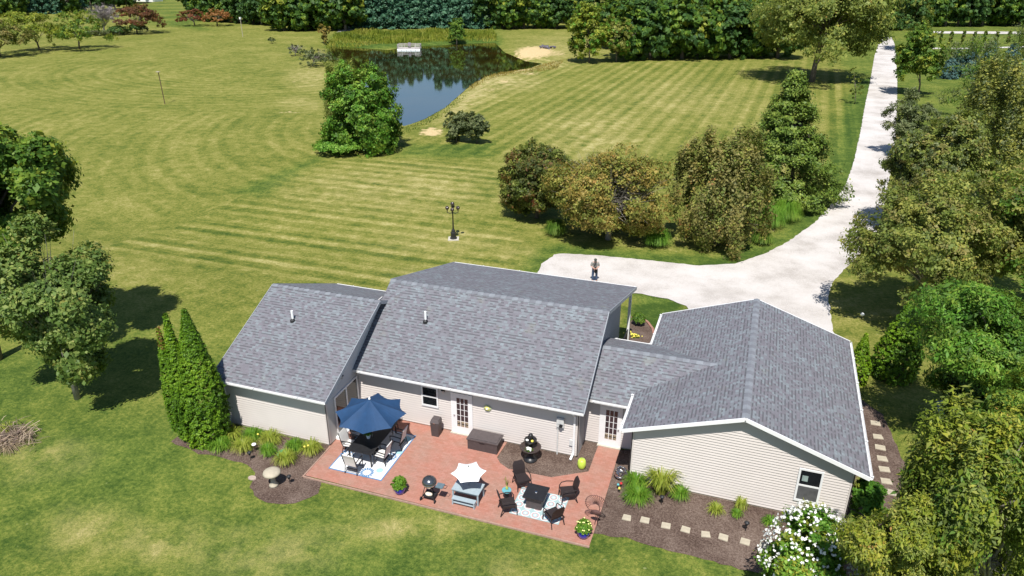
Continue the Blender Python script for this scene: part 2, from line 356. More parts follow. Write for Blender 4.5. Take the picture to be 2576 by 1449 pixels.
# ------------------------------------------------------------------ ground
def make_terrain():
    def axis(parts):
        a = []
        for lo, hi, st in parts: a += list(np.arange(lo, hi, st))
        return np.array(a+[parts[-1][1]])
    xs = axis([(-900, -300, 60), (-300, -160, 14), (-160, -40, 1.6), (-40, 17, 1.0), (17, 20, .2), (20, 34, 1.0), (34, 90, 2), (90, 300, 14), (300, 900, 60)])
    ys = axis([(-120, -20, 8), (-20, 34, .8), (34, 170, 1.2), (170, 320, 6), (320, 1300, 60)])
    X, Y = np.meshgrid(xs, ys); nx, ny = len(xs), len(ys); x = X.ravel(); y = Y.ravel(); z = hgt_np(x, y)
    P = np.stack([x, y], 1)
    me = bpy.data.meshes.new('ground'); n = len(x); me.vertices.add(n)
    me.vertices.foreach_set('co', np.stack([x, y, z], 1).ravel())
    i, j = np.meshgrid(np.arange(nx-1), np.arange(ny-1)); a = (j*nx+i).ravel()
    q = np.stack([a, a+1, a+1+nx, a+nx], 1); me.loops.add(q.size); me.loops.foreach_set('vertex_index', q.ravel())
    me.polygons.add(len(q)); me.polygons.foreach_set('loop_start', np.arange(len(q))*4)
    me.update(calc_edges=True); me.polygons.foreach_set('use_smooth', [True]*len(q))
    def W(pts): return np.array([onz(u, v, -1 if v < 760 else 0)[:2] for u, v in pts])
    # mowing coordinate per field
    reg = lambda pts, soft: sm(soft, -soft, polydist(P, W(pts)))
    cA = W([(240, 640), (640, 485), (800, 400), (1240, 395), (1290, 480), (1330, 640), (1330, 760), (900, 740), (300, 760), (200, 700)])
    mA = sm(1, -1, polydist(P, cA))
    c0 = onz(610, 175, -1)[:2]; sC = np.hypot((x-c0[0])*.8, (y-c0[1])*1.0)
    vr, vf = RT[:2], np.array([-RT[1], RT[0]]); c1 = CAMPOS[:2]-10*vr+100*vf; sC1 = np.hypot((P-c1)@vr*1.0, (P-c1)@vf*.8)
    mC1 = reg([(-400, 268), (800, 285), (830, 385), (640, 485), (240, 640), (-400, 900)], 1)
    d1 = onz(1600, 165, -1)[:2]-onz(1290, 350, -1)[:2]; d1 /= np.hypot(*d1)
    sB = (x*d1[1]-y*d1[0])
    mB = reg([(1160, 390), (1010, 375), (1110, 300), (1190, 225), (1330, 172), (1600, 150), (2190, 140), (2170, 330), (2100, 500), (1900, 640), (1300, 560), (1290, 420)], 1.5)
    st = np.where(mA > .5, y*1.15, np.where(mB > .5, sB, np.where(mC1 > .5, sC1, sC)))
    amt = np.where(y > 16, 1.0, 0.0); amt = amt*np.where(y > 135, .5, 1)*np.where(mA > .5, 1, np.where(mB > .5, .8, .38))*np.where(x > 33, .3, 1)
    lushp = reg([(1310, 690), (1330, 650), (1395, 610), (1430, 620), (1800, 650), (1960, 590), (2080, 470), (2110, 330), (2150, 200), (2215, 200), (2190, 420), (2100, 590), (1900, 680), (1400, 720)], 1.2)
    lush2 = reg([(600, 480), (760, 410), (830, 385), (800, 400), (660, 490)], 1.5)*.9
    lush3 = reg([(1595, 735), (1700, 745), (1740, 790), (1640, 860), (1590, 830)], .5)
    lush4 = reg([(380, 0), (420, 0), (520, 75), (400, 60)], 5)*.9
    lush5 = reg([(1010, 365), (1240, 360), (1240, 395), (1000, 395)], 1.5)*.7
    lush6 = reg([(820, 115), (850, 80), (1240, 75), (1260, 108), (1120, 118)], 2)
    lush = np.clip(lushp+lush2+lush3+lush4+lush5+lush6+.5*sm(12, 0, y)*(.5+.5*np.sin(x*.31+y*.22)*np.sin(y*.53-x*.17))+.38*sm(12, 0, y)+.5*(x > 34), 0, 1)
    dirt = np.zeros(n)
    for (u, v, ru, rv, k) in [(1345, 130, 62, 17, 1.0), (1085, 332, 42, 15, .8), (1265, 205, 30, 10, .55), (1200, 240, 25, 8, .5), (745, 205, 30, 5, .45), (720, 283, 60, 5, .5), (1310, 175, 45, 6, .6), (790, 178, 16, 4, .5), (172, 1022, 26, 7, .35), (1230, 225, 60, 9, .42), (1330, 185, 60, 8, .5), (1400, 135, 50, 14, .5), (1180, 262, 30, 8, .4)]:
        z0 = -1 if v < 760 else 0
        a = onz(u, v, z0)[:2]; b = onz(u+ru, v, z0)[:2]; c = onz(u, v-rv, z0)[:2]
        A = np.linalg.inv(np.stack([b-a, c-a], 1)); q2 = (P-a)@A.T; dirt = np.maximum(dirt, k*np.clip(1.25-np.hypot(*q2.T), 0, 1))
    dry = np.zeros(n)
    for (u, v, ru, rv, k) in [(120, 1150, 110, 50, .8), (230, 1330, 120, 60, .9), (430, 1370, 140, 50, .9), (660, 1390, 200, 60, .8), (665, 1130, 40, 30, .9), (1000, 1330, 200, 30, .9), (1700, 1200, 60, 40, .2),
                              (1000, 470, 280, 60, .6), (1100, 610, 240, 40, .4), (1500, 330, 160, 60, .6), (1720, 250, 220, 50, .4), (1300, 640, 60, 30, .5), (60, 1180, 60, 40, .6), (1300, 1430, 160, 30, .6), (1250, 205, 120, 22, 1.2), (1380, 160, 60, 12, 1.2), (1190, 240, 60, 12, 1), (1420, 120, 120, 30, .6), (780, 190, 60, 30, .8), (760, 260, 60, 20, .5), (1040, 690, 100, 20, .3)]:
        z0 = -1 if v < 760 else 0
        a = onz(u, v, z0)[:2]; b = onz(u+ru, v, z0)[:2]; c = onz(u, v-rv, z0)[:2]
        A = np.linalg.inv(np.stack([b-a, c-a], 1)); q2 = (P-a)@A.T; dry = np.maximum(dry, k*np.clip(1.3-np.hypot(*q2.T), 0, 1))
    dp = np.full(n, 99.0); nr = (y > 45) & (y < 190) & (x > -120) & (x < 40); dp[nr] = polydist(P[nr], pondw); vlat = (P-CAMPOS[:2])@vr; vfw = (P-CAMPOS[:2])@vf
    rightside = sm(-9, -4, vlat+vfw*.03); band_ = np.clip(1-np.abs(dp-2.6)/4.2, 0, 1)*rightside*sm(175, 150, vfw); dry = np.maximum(dry, 1.3*band_); dirt = np.maximum(dirt, .40*band_)
    for nm, arr in (('stripe', st), ('stripe_amount', amt), ('lush', lush), ('dirt', dirt), ('dry', dry)):
        at = me.attributes.new(nm, 'FLOAT', 'POINT'); at.data.foreach_set('value', arr.astype(np.float32))
    me.materials.append(M_ground); o = bpy.data.objects.new('ground', me); col.objects.link(o); struct(o)
make_terrain()

import bmesh
def drape(name, pts, off, mat, world=False, wob=.08, step=.5, cuts=True, th=0):
    P = [Vector(p) for p in pts] if world else [G(u, v) for u, v in pts]
    rr = random.Random(hash(name) % 1000 if False else len(pts)*7+int(abs(P[0][0])*10)); out = []
    for i in range(len(P)):
        a, b = P[i], P[(i+1) % len(P)]; L = (Vector(b[:2])-Vector(a[:2])).length; k = max(1, int(L/step))
        for j in range(k):
            q = Vector(a[:2]).lerp(Vector(b[:2]), j/k)
            out.append((q.x+rr.uniform(-wob, wob), q.y+rr.uniform(-wob, wob)))
    bm = bmesh.new(); vs = [bm.verts.new((x, y, 0)) for x, y in out]; bm.faces.new(vs)
    if cuts:
        x0, x1 = min(p[0] for p in out), max(p[0] for p in out); y0, y1 = min(p[1] for p in out), max(p[1] for p in out)
        for y in np.arange(max(8.5, math.ceil(y0)), min(29, y1), 1.0):
            g = bm.verts[:]+bm.edges[:]+bm.faces[:]; bmesh.ops.bisect_plane(bm, geom=g, plane_co=(0, y, 0), plane_no=(0, 1, 0))
        for x in np.arange(17.6, 19.2, .2):
            if x0 < x < x1:
                g = bm.verts[:]+bm.edges[:]+bm.faces[:]; bmesh.ops.bisect_plane(bm, geom=g, plane_co=(x, 0, 0), plane_no=(1, 0, 0))
    bmesh.ops.triangulate(bm, faces=bm.faces[:])
    xs = np.array([v.co.x for v in bm.verts]); ys = np.array([v.co.y for v in bm.verts]); hs = hgt_np(xs, ys)
    for v, h in zip(bm.verts, hs): v.co.z = h+off
    for f in bm.faces:
        if f.normal.z < 0: f.normal_flip()
    me = bpy.data.meshes.new(name); bm.normal_update(); bm.to_mesh(me); bm.free(); me.materials.append(mat)
    o = bpy.data.objects.new(name, me); col.objects.link(o); return struct(o)

drive = drape('driveway', [(1350, 690), (1362, 665), (1378, 655), (1395, 641), (1420, 638), (1500, 643), (1640, 656), (1760, 669), (1850, 664), (1920, 641), (1985, 607), (2050, 560), (2100, 505), (2130, 460), (2150, 400), (2165, 330), (2175, 270), (2190, 200), (2200, 140), (2211, 108), (2222, 94),
    (2243, 94), (2250, 110), (2254, 140), (2257, 200), (2256, 300), (2249, 380), (2237, 450), (2225, 520), (2203, 590), (2165, 640), (2122, 680), (2092, 715), (2083, 750), (2092, 800), (2097, 850),
    (2050, 905), (1900, 905), (1770, 830), (1728, 771), (1680, 752), (1600, 738), (1500, 745), (1400, 740)], .03, M_gravel, wob=.06, step=.35)
# pond
pc = pondw.mean(0)
bm_w = MB(); pts = [(p[0]+(p[0]-pc[0])*.01, p[1]+(p[1]-pc[1])*.01) for p in pondw]
q = []
for i in range(len(pts)):
    a, b = pts[i], pts[(i+1) % len(pts)]
    for k in range(3): q.append((a[0]+(b[0]-a[0])*k/3, a[1]+(b[1]-a[1])*k/3))
bm = bmesh.new(); bm.faces.new([bm.verts.new((x, y, ZW)) for x, y in q]); bmesh.ops.triangulate(bm, faces=bm.faces[:])
for f in bm.faces:
    if f.normal.z < 0: f.normal_flip()
me = bpy.data.meshes.new('pond_water'); bm.to_mesh(me); bm.free(); me.materials.append(M_water)
struct(bpy.data.objects.new('pond_water', me)); col.objects.link(bpy.data.objects['pond_water'])
# far lane, crossing tracks, white gravel glimpse
drape('far_track', [(2350, 79), (2576, 80), (2700, 80), (2700, 86), (2576, 86), (2350, 84)], .05, M_gravel, wob=.3, step=4, cuts=False)
drape('field_track', [(2310, 120), (2420, 121), (2576, 117), (2700, 117), (2700, 120), (2576, 120), (2420, 124), (2310, 123)], .05, M_gravel, wob=.2, step=3, cuts=False)
drape('gravel_clearing', [(845, 72), (890, 64), (892, 74), (850, 82)], .06, M_gravel, wob=.5, step=3, cuts=False)
# patio and beds (world metres)
drape('patio', [(5.53, .37, 0), (5.65, -1.70, 0), (17.68, -1.76, 0), (17.68, .5, 0), (17.6, 4.40, 0), (16.65, 4.40, 0), (16.66, 2.36, 0), (15.3, 1.5, 0), (13.45, 1.44, 0), (13.0, 1.68, 0), (12.74, 2.0, 0), (12.8, 3.16, 0), (5.55, 3.16, 0)], .035, M_patio, world=True, wob=.0, step=9)
drape('fountain_bed', [(12.8, 3.16, 0), (12.74, 2.0, 0), (13.0, 1.68, 0), (13.45, 1.44, 0), (15.3, 1.5, 0), (16.66, 2.36, 0), (16.65, 4.40, 0), (15.9, 4.4, 0), (15.9, 3.16, 0)], .018, M_mulch, world=True, wob=.01, step=.6)
drape('left_bed', [(430, 1112), (455, 1095), (560, 1060), (640, 1085), (829, 1118), (826, 1135), (770, 1195), (806, 1215), (800, 1240), (760, 1262), (700, 1268), (650, 1258), (627, 1225), (640, 1190), (622, 1170), (560, 1150), (500, 1142)], .012, M_mulch, wob=.06, step=.3)
drape('front_bed', [(17.55, 4.3, 0), (17.6, .5, 0), (17.62, -1.0, 0), (18.3, -1.15, 0), (20.5, -1.3, 0), (23.2, -1.35, 0), (26.5, -1.2, 0), (28.7, -.4, 0), (29.4, 2.5, 0), (29.2, 6, 0), (28.6, 10.5, 0), (27.2, 12.5, 0), (26.2, 12.3, 0), (26.2, 2.3, 0), (18.3, 2.3, 0), (18.3, 4.3, 0)], .012, M_mulch, world=True, wob=.06, step=.3)
drape('porch_bed', [(1577, 852), (1600, 864), (1640, 880), (1645, 850), (1640, 825), (1625, 808), (1597, 800), (1578, 815)], .012, M_mulch, wob=.03, step=.3)
be = MB(); arc = [G(u, v) for u, v in ((1588, 800), (1612, 802), (1630, 812), (1642, 828), (1647, 850))]
be.tube([(p.x, p.y, p.z+.03) for p in arc], .09, 5); tag(be.build('brick_edging', M_patio), 'curved brown brick edging around the mulch bed beside the porch', 'garden edging')
pe = MB(); pe.box(5.6, 17.7, -1.83, -1.765, -.02, .06); pe.box(5.58, 5.64, -1.83, .3, -.02, .055)
struct(pe.build('patio_kerb', simple('brick_edge', (.34, .22, .17), .9, var=.2, scale=9)))

# ------------------------------------------------------------------ house
house = thing('house', (0, 0, 0), 'low ranch house with grey shingle roofs, pale beige siding and attached garage', 'house')
def ridge(y, a, b): pass
X0, X1, WE, WR, WB = 0.0, 5.835, (0, 2.58), (5.168, 4.943), (10.549, 2.65)
ME, MR, MBk = (2.721, 2.582), (6.855, 5.288), (14.479, 3.18); X2, X3 = 5.552, 16.262
X4, X5, GF, GB, GE, GR = 18.012, 26.861, 1.74, 12.286, 2.89, 4.41; XG = (X4+X5)/2
CE, CR, CB = (3.94, 2.51), (6.13, 3.95), (8.73, 2.97); XC0 = 15.97; XV = X4+(CR[1]-GE)/((GR-GE)/(XG-X4))
TH = .13
def roofpart(name, polys):
    b = MB()
    for p in polys: b.slab(p, TH, 0, 1)
    return b.build(name, [M_shingle, M_soffit], house, uv=roof_uv)
rw = roofpart('wing_roof', [[(X0, *WE), (X1, *WE), (X1, *WR), (X0, *WR)], [(X0, *WR), (X1, *WR), (X1, *WB), (X0, *WB)]])
rm = roofpart('main_roof', [[(X2, *ME), (X3, *ME), (X3, *MR), (X2, *MR)], [(X2, *MR), (X3, *MR), (X3, *MBk), (X2, *MBk)]])
vy = CE[0]+(GE-CE[1])/((CR[1]-CE[1])/(CR[0]-CE[0]))
rc = roofpart('passage_roof', [[(XC0, *CE), (X4-.005, *CE), (X4-.005, vy, GE), (XV, *CR), (XC0, *CR)], [(XC0, *CR), (XV, *CR), (X4+.05, CB[0], CB[1]), (XC0, *CB)]])
rg = roofpart('garage_roof', [[(X4, GF, GE), (XG, GF, GR), (XG, GB, GR), (X4, GB, GE)], [(XG, GF, GR), (X5, GF, GE), (X5, GB, GE), (XG, GB, GR)]])
def cap(parent, a, b, s1, s2, wd=.16):       # folded ridge shingles, s1/s2: unit-ish downslope vectors either side
    a, b = Vector(a), Vector(b); L = (b-a).length; d = (b-a)/L; n = int(L/.28); m_ = MB(); s1, s2 = Vector(s1).normalized(), Vector(s2).normalized()
    for i in range(n):
        p, q = a+d*(i*L/n), a+d*((i+1)*L/n+.02); h0, h1 = .012, .03
        m_.add([p+Vector((0, 0, h0)), q+Vector((0, 0, h1)), q+s1*wd+Vector((0, 0, h1)), p+s1*wd+Vector((0, 0, h0)), q+s2*wd+Vector((0, 0, h1)), p+s2*wd+Vector((0, 0, h0)),
                q+s1*wd+Vector((0, 0, -.0)), q+s2*wd, p+s1*wd+Vector((0, 0, -.005)), p+s2*wd+Vector((0, 0, -.005))],
               [(0, 1, 2, 3), (1, 0, 5, 4), (3, 2, 6, 8), (4, 5, 9, 7)], i % 2)
    return m_.build('ridge_cap', [simple('cap_shingle', (.20, .215, .24), .85, var=.15, scale=3), simple('cap_shingle_dark', (.165, .172, .195), .85, var=.15, scale=3)], parent)
cap(rw, (X0, *WR), (X1, *WR), (0, -1, -.457), (0, 1, -.426))
cap(rm, (X2, *MR), (X3, *MR), (0, -1, -.654), (0, 1, -.277))
cap(rc, (16.3, *CR), (XV, *CR), (0, -1, -.654), (0, 1, -.377))
cap(rg, (XG, GF, GR), (XG, GB, GR), (-1, 0, -.345), (1, 0, -.345), .15)
# fascia boards
M_fascia = simple('shaded_fascia', (.30, .32, .35), .5, var=.05)  # wing rake's shadow painted in as blue-grey, used on the main rakes too
def rake(a, b, wd=.03, h=.17, off=(0, 0, -.07), mat=None):
    o = Vector(off); MB().beam(Vector(a)+o, Vector(b)+o, wd, h).build('rake_board', mat or M_fascia, house)
rake((X1+.016, *WE), (X1+.016, *WR)); rake((X0-.016, *WE), (X0-.016, *WR)); rake((X0-.016, *WR), (X0-.016, *WB))
rake((X1+.016, *WR), (X1+.016, 6.2, WR[1]-.44))
rake((X3+.016, *ME), (X3+.016, *MR)); rake((X3+.016, *MR), (X3+.016, *MBk)); rake((X2-.016, *MR), (X2-.016, *MBk))
rake((X4, GF-.016, GE), (XG, GF-.016, GR), .035, .15, mat=M_white); rake((XG, GF-.016, GR), (X5, GF-.016, GE), .035, .15, mat=M_white)
rake((X4, GB+.016, GE), (XG, GB+.016, GR), mat=M_white); rake((XG, GB+.016, GR), (X5, GB+.016, GE), mat=M_white)
def gutter(a, b, nrm):
    a, b = Vector(a), Vector(b); n = Vector(nrm); g_ = MB(); d = (b-a).normalized()
    o0 = n*.01; 
    prof = [(0, -.02), (.0, -.10), (.05, -.105), (.085, -.08), (.095, -.015), (.082, -.015), (.074, -.07), (.046, -.09), (.012, -.088), (.012, -.02)]
    k = len(prof); vs = [a+n*(p+.003)+Vector((0, 0, z)) for p, z in prof]+[b+n*(p+.003)+Vector((0, 0, z)) for p, z in prof]
    g_.add(vs, [(i, (i+1) % k, k+(i+1) % k, k+i) for i in range(k)]+[tuple(range(k)), tuple(range(2*k-1, k-1, -1))])
    L = (b-a).length
    for i in range(max(1, int(L/2.2))+1):
        p = a+d*min(L-.1, .1+i*2.2); g_.beam(p+Vector((0, 0, -.01)), p+n*.12+Vector((0, 0, -.01)), .04, .02)
    return g_.build('gutter', M_whitevinyl, house)
gutter((X0, *WE), (X1, *WE), (0, -1, 0)); gutter((X2+.3, *ME), (X3, *ME), (0, -1, 0)); gutter((X3+.05, *CE), (X4, *CE), (0, -1, 0))
gutter((X4, GB, GE), (X4, CB[0], GE), (-1, 0, 0)); gutter((X4, vy-.1, GE), (X4, GF, GE), (-1, 0, 0)); gutter((X5, GF, GE), (X5, GB, GE), (1, 0, 0)); gutter((X4, *CB), (X3, *CB), (0, 1, 0))
gutter((X3, *MBk), (X2, *MBk), (0, 1, 0)); gutter((X1-.3, *WB), (X0, *WB), (0, 1, 0))
# walls with real lap siding
def lap(axis, pos, nrm, z0, z1, lim, h=.12, mb=None):
    mb = mb or MB(); z = z0
    while z < z1-.01:
        zt = min(z+h, z1); a0, b0 = lim(z); a1, b1 = lim(zt)
        if b1 < a1: a1 = b1 = (a1+b1)/2
        if b0 > a0+.02:
            def P(s, zz, o): return (s, pos+nrm*o, zz) if axis == 'x' else (pos+nrm*o, s, zz)
            mb.add([P(a0, z, .036), P(b0, z, .036), P(b1, zt, .004), P(a1, zt, .004), P(a0, z, .0), P(b0, z, .0)], [(0, 1, 2, 3), (0, 4, 5, 1)])
        z = zt
    return mb
L0 = .10
def wall(mb, name='wall', mat=None): return mb.build(name, mat or M_siding, house)
WY = .41; MY = 3.15; CY = 4.386; GY = 2.094; WX = 5.53; MX = 15.95
zr = lambda y, e, r: e[1]+(y-e[0])*(r[1]-e[1])/(r[0]-e[0])
yr_ = lambda z, e, r: e[0]+(z-e[1])*(r[0]-e[0])/(r[1]-e[1])
w1 = MB()
lap('x', WY, -1, L0, 2.62, lambda z: (.3, WX), mb=w1)
wall(w1, 'wing_wall')
w1 = MB()
lap('y', WX, 1, L0, 4.8, lambda z: (max(WY, yr_(z+TH, WE, WR)), MY if z < 2.62 else min(5.9, yr_(z+.1, ME, MR))), mb=w1)
wall(w1, 'wing_side_wall', simple('vinyl_side', (.60, .575, .55), .5, var=.03, scale=1.2))
w1 = MB()
lap('y', .3, -1, L0, 4.8, lambda z: (max(WY, yr_(z+TH, WE, WR)), min(10.2, yr_(z+TH, WB, WR))), mb=w1)
lap('x', 10.2, 1, L0, 2.7, lambda z: (.3, WX), mb=w1)
wall(w1, 'wing_back_wall')
w1 = MB()
lap('x', MY, -1, L0, 2.78, lambda z: (WX, MX), mb=w1)
wall(w1, 'main_wall')
w1 = MB()
lap('y', MX, 1, L0-.3, 5.1, lambda z: (max(MY, yr_(z+TH, ME, MR)), min(11.6, yr_(z+TH, MBk, MR) if z > 3.05 else 11.6)), mb=w1)
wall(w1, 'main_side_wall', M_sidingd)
w1 = MB()
lap('y', X2+.3, -1, 0, 5.1, lambda z: (max(MY, yr_(z+TH, ME, MR)), min(11.6, yr_(z+TH, MBk, MR) if z > 3.05 else 11.6)), mb=w1)
lap('x', 11.6, 1, -1.2, 3.8, lambda z: (X2+.3, MX), mb=w1)
wall(w1, 'main_back_wall')
w1 = MB(); lap('x', CY, -1, L0, 2.72, lambda z: (MX, 18.41), mb=w1); wall(w1, 'passage_wall')
w1 = MB(); lap('x', 8.3, 1, 0, 3.0, lambda z: (MX, 18.41), mb=w1); wall(w1, 'passage_back_wall')
GX0, GX1 = 18.411, 26.40
gz = lambda z: (max(GX0, X4+(z+TH-GE)/((GR-GE)/(XG-X4))), min(GX1, X5-(z+TH-GE)/((GR-GE)/(XG-X4))))
w1 = MB(); lap('x', GY, -1, .38, 4.28, gz, mb=w1); wall(w1, 'garage_wall')
w1 = MB(); lap('y', GX0, -1, .2, 2.98, lambda z: (GY, 11.9), mb=w1); lap('y', GX1, 1, .3, 2.98, lambda z: (GY, 11.9), mb=w1); lap('x', 11.9, 1, 0, 4.28, gz, mb=w1)
wall(w1, 'garage_side_wall')
fd = MB()
fd.box(.32, WX-.02, WY+.005, WY+.3, -.3, L0); fd.box(WX-.02, MX-.02, MY+.005, MY+.3, -.3, L0); fd.box(MX-.02, 18.4, CY+.005, CY+.3, -.3, L0)
fd.box(GX0+.02, GX1-.02, GY+.006, GY+.3, -.3, .385); fd.box(WX-.3, WX-.005, WY+.31, MY, -.3, L0); fd.box(MX-.3, MX-.005, MY+.31, 11.5, -1.3, .1); fd.box(GX1-.3, GX1-.006, GY+.31, 11.8, -.8, .32); fd.box(.305, .6, .7, 10, -.3, .1); fd.box(GX0+.006, GX0+.3, GY+.31, 11.8, -.8, .22)
fd.build('foundation', M_found, house)
for (x, y, z0, z1, nx, ny) in ((.3, WY, .1, 2.6, -1, -1), (WX, WY, .1, 2.6, 1, -1), (MX, MY, .1, 2.7, 1, -1), (GX0, GY, .38, 2.9, -1, -1), (GX1, GY, .38, 2.9, 1, -1)):
    ct = MB(); ct.box(min(x, x-nx*.09)-.0+(.04 if nx > 0 else -.04), max(x, x-nx*.09)+(.04 if nx > 0 else -.04), y-.042, y-.001, z0, z1)
    ct.box(*( (x+.002, x+.042) if nx > 0 else (x-.042, x-.002)), y-.042, y+.09, z0, z1); ct.build('corner_trim', M_siding, house)
ct = MB(); ct.box(WX, WX+.1, MY-.042, MY-.001, .1, 2.6); ct.build('corner_trim', M_siding, house)
# windows
def window(P, wd, h, nrm_axis='y', curtain=False):
    x, y, z = P; fr = MB()
    t = .075
    fr.box(x, x+wd, y-.07, y-.037, z, z+t+.02); fr.box(x, x+wd, y-.07, y-.037, z+h-t, z+h); fr.box(x, x+t, y-.068, y-.037, z+t+.02, z+h-t); fr.box(x+wd-t, x+wd, y-.068, y-.037, z+t+.02, z+h-t)
    fr.box(x+t, x+wd-t, y-.062, y-.037, z+h*.5-.035, z+h*.5+.035)
    f = fr.build('window', M_whitevinyl, house)
    up = MB().box(x+t, x+wd-t, y-.045, y-.0375, z+h*.5+.035, z+h-t).build('upper_sash', M_glass, f)
    lo = MB().box(x+t, x+wd-t, y-.051, y-.0375, z+t+.02, z+h*.5-.035).build('lower_sash', simple('screen_mesh', (.10, .10, .105), .5, var=.3, scale=3) if curtain else M_glass, f)
    return f
a = ony(1240*.8385+220/8.05*.8385, (1140+590/8.05)*.8385, MY); b = ony((1240+600/8.05)*.8385, (1140+190/8.05)*.8385, MY)
window((a[0], MY, a[2]), b[0]-a[0], b[2]-a[2]+.02)
wg = window((24.566, GY, 1.014), .858, 1.495, curtain=True)
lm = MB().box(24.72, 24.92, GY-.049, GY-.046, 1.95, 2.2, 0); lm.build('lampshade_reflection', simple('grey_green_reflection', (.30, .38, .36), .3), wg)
# doors
def door(x, y, w_, h, knob_left):
    d = MB(); d.box(x, x+w_, y-.07, y-.037, .0, h); t = .09
    fr = d.build('door', M_whitevinyl, house)
    s = MB(); s.box(x+t, x+w_-t, y-.075, y-.061, .05, h-t); s.build('door_leaf', M_whitevinyl, fr)
    gx0, gx1, gz0, gz1 = x+w_*.26, x+w_*.81, h*.19, h*.90; gw, gh = (gx1-gx0)/3, (gz1-gz0)/5
    for r in range(5):
        for c in range(3):
            p = MB().box(gx0+c*gw+.016, gx0+(c+1)*gw-.016, y-.081, y-.0755, gz0+r*gh+.016, gz0+(r+1)*gh-.016, 0)
            if r == 0:
                for q_ in range(2): p.box(gx0+c*gw+.03+q_*.07, gx0+c*gw+.055+q_*.07, y-.084, y-.0815, gz0+.03, gz0+gh-.03, 1)
                p.box(gx0+c*gw+.02, gx0+(c+1)*gw-.02, y-.0835, y-.0815, gz0+gh*.45, gz0+gh*.6, 1)
            p.build('pane', [simple('door_glass', (.035, .025, .03), .08, spec=.6) if r else simple('basket_weave', (.42, .33, .22), .7, var=.4, scale=20), M_blackmatte], fr)
    kx = x+.16 if knob_left else x+w_-.13
    MB().ball((kx, y-.11, 1.0), .035, 8).tube([(kx, y-.075, 1.0), (kx, y-.11, 1.0)], .015).build('handle', M_steel, fr, smooth=True)
    MB().box(x-.03, x+w_+.03, y-.18, y-.0375, -.0, .075).build('threshold', M_concrete, fr)
door(10.185, MY, 1.02, 2.13, True); door(16.62, CY, .98, 2.13, False)
# patio sliding door on the wing side wall
sd = MB(); ya, yb, zt = 1.02, 2.98, 2.12; t = .08
for (y0, y1, z0, z1) in ((ya, yb, .05, .17), (ya, yb, zt-t, zt), (ya, ya+t, .17, zt-t), (yb-t, yb, .17, zt-t), ((ya+yb)/2-.05, (ya+yb)/2+.05, .17, zt-t)): sd.box(WX+.037, WX+.075, y0, y1, z0, z1)
sdo = sd.build('sliding_door', M_whitevinyl, house)
for k in range(2):
    y0 = ya+t+k*((yb-ya)/2-.03); MB().box(WX+.038, WX+.05, y0+.001, y0+(yb-ya)/2-.13, .17, zt-t).build('pane', M_glass, sdo)
MB().box(WX+.02, WX+.32, ya-.15, yb+.12, .036, .16).build('step', M_white, sdo)
# vents, lights, meters, downspouts
def vent(P, par):
    v = MB(); x, y, z = P; v.tube([(x, y, z-.1), (x, y, z+.5)], .055, 10); o = v.build('vent_pipe', M_cream, par, smooth=False)
    MB().lathe([(.13, -.07), (.115, .03), (.07, .09), (.06, .10)], 12, (x, y-.02, z)).build('flashing', M_black, o)
def onroof(u, v, e, r):
    k = (r[1]-e[1])/(r[0]-e[0]); d = ray(u, v); t = (e[1]+k*(CAMPOS[1]-e[0])-CAMPOS[2])/(d[2]-k*d[1]); return CAMPOS+t*d
vent(onroof(737, 806, WE, WR), rw); vent(onroof(1071, 808, ME, MR), rm)
def lantern(x, y, z, nx=0, ny=-1):
    l = MB(); l.box(x-.05, x+.05, y-.04, y-.037, z-.1, z+.1) if ny else l.box(x+.021, x+.04, y-.05, y+.05, z-.1, z+.1)
    cx, cy = x+nx*.15, y+ny*.15; l.lathe([(.02, .12), (.09, .06), (.085, .04), (.02, .03)], 8, (cx, cy, z)); l.beam((x, y, z+.07) if not nx else (x, y, z+.07), (cx, cy, z+.07), .03, .03)
    o = l.build('wall_lantern', M_black, house); MB().lathe([(.055, -.1), (.065, .03)], 8, (cx, cy, z)).build('lantern_glass', simple('lamp_glass', (.55, .52, .5), .2), o)
a = ony((1240+710/8.05)*.8385, (1140+270/8.05)*.8385, MY-.15); lantern(a[0], MY, a[2]); a = onx((480+2195/4.025)*.8385, (1120+40/4.025)*.8385, WX+.15); lantern(WX, a[1], a[2], 1, 0)
def downspout(x, y, ztop, out):
    dsp = MB(); dsp.beam((x, y-.35, ztop-.12), (x, y-.35, ztop-.2), .07, .09, up=(0, 1, 0)); dsp.beam((x, y-.35, ztop-.18), (x, y-.07, ztop-.42), .08, .07); dsp.beam((x, y-.07, ztop-.38), (x, y-.07, .22), .085, .07, up=(0, 1, 0)); dsp.beam((x, y-.06, .24), (x+out[0], y-.06+out[1], .1), .09, .075)
    return dsp.build('downspout', M_whitevinyl, house)
downspout(.36, WY, 2.55, (0, -.25)); downspout(15.82, MY, 2.55, (-.05, -.32))
a = ony((1380+2035/6.77)*.8385, (1200+470/6.77)*.8385, MY-.1)
mt = MB(); x, z = a[0]+.0, a[2]; mt.box(x-.15, x+.17, MY-.14, MY-.02, z-.2, z+.26); mt.box(x-.13, x+.15, MY-.16, MY-.141, z-.02, z+.22); mt.lathe([(.08, 0), (.07, .05)], 12, (x, 0, 0)) if 0 else None
mt.tube([(x-.1, MY-.07, z-.2), (x-.1, MY-.07, -.02)], .03, 8); mo = mt.build('electric_meter', simple('pale_grey_box', (.6, .6, .59), .4), house)
MB().tube([(x+.05, MY-.14, z-.08), (x+.05, MY-.22, z-.08)], .075, 12).build('meter_dial', M_blackmatte, mo)
ph = MB(); ph.box(x+.42, x+.62, MY-.1, MY-.02, .62, .9); ph.tube([(x+.56, MY-.06, .64), (x+.56, MY-.06, .0)], .018, 6); ph.build('phone_box', simple('pale_grey_box', (.6, .6, .59), .4), house)
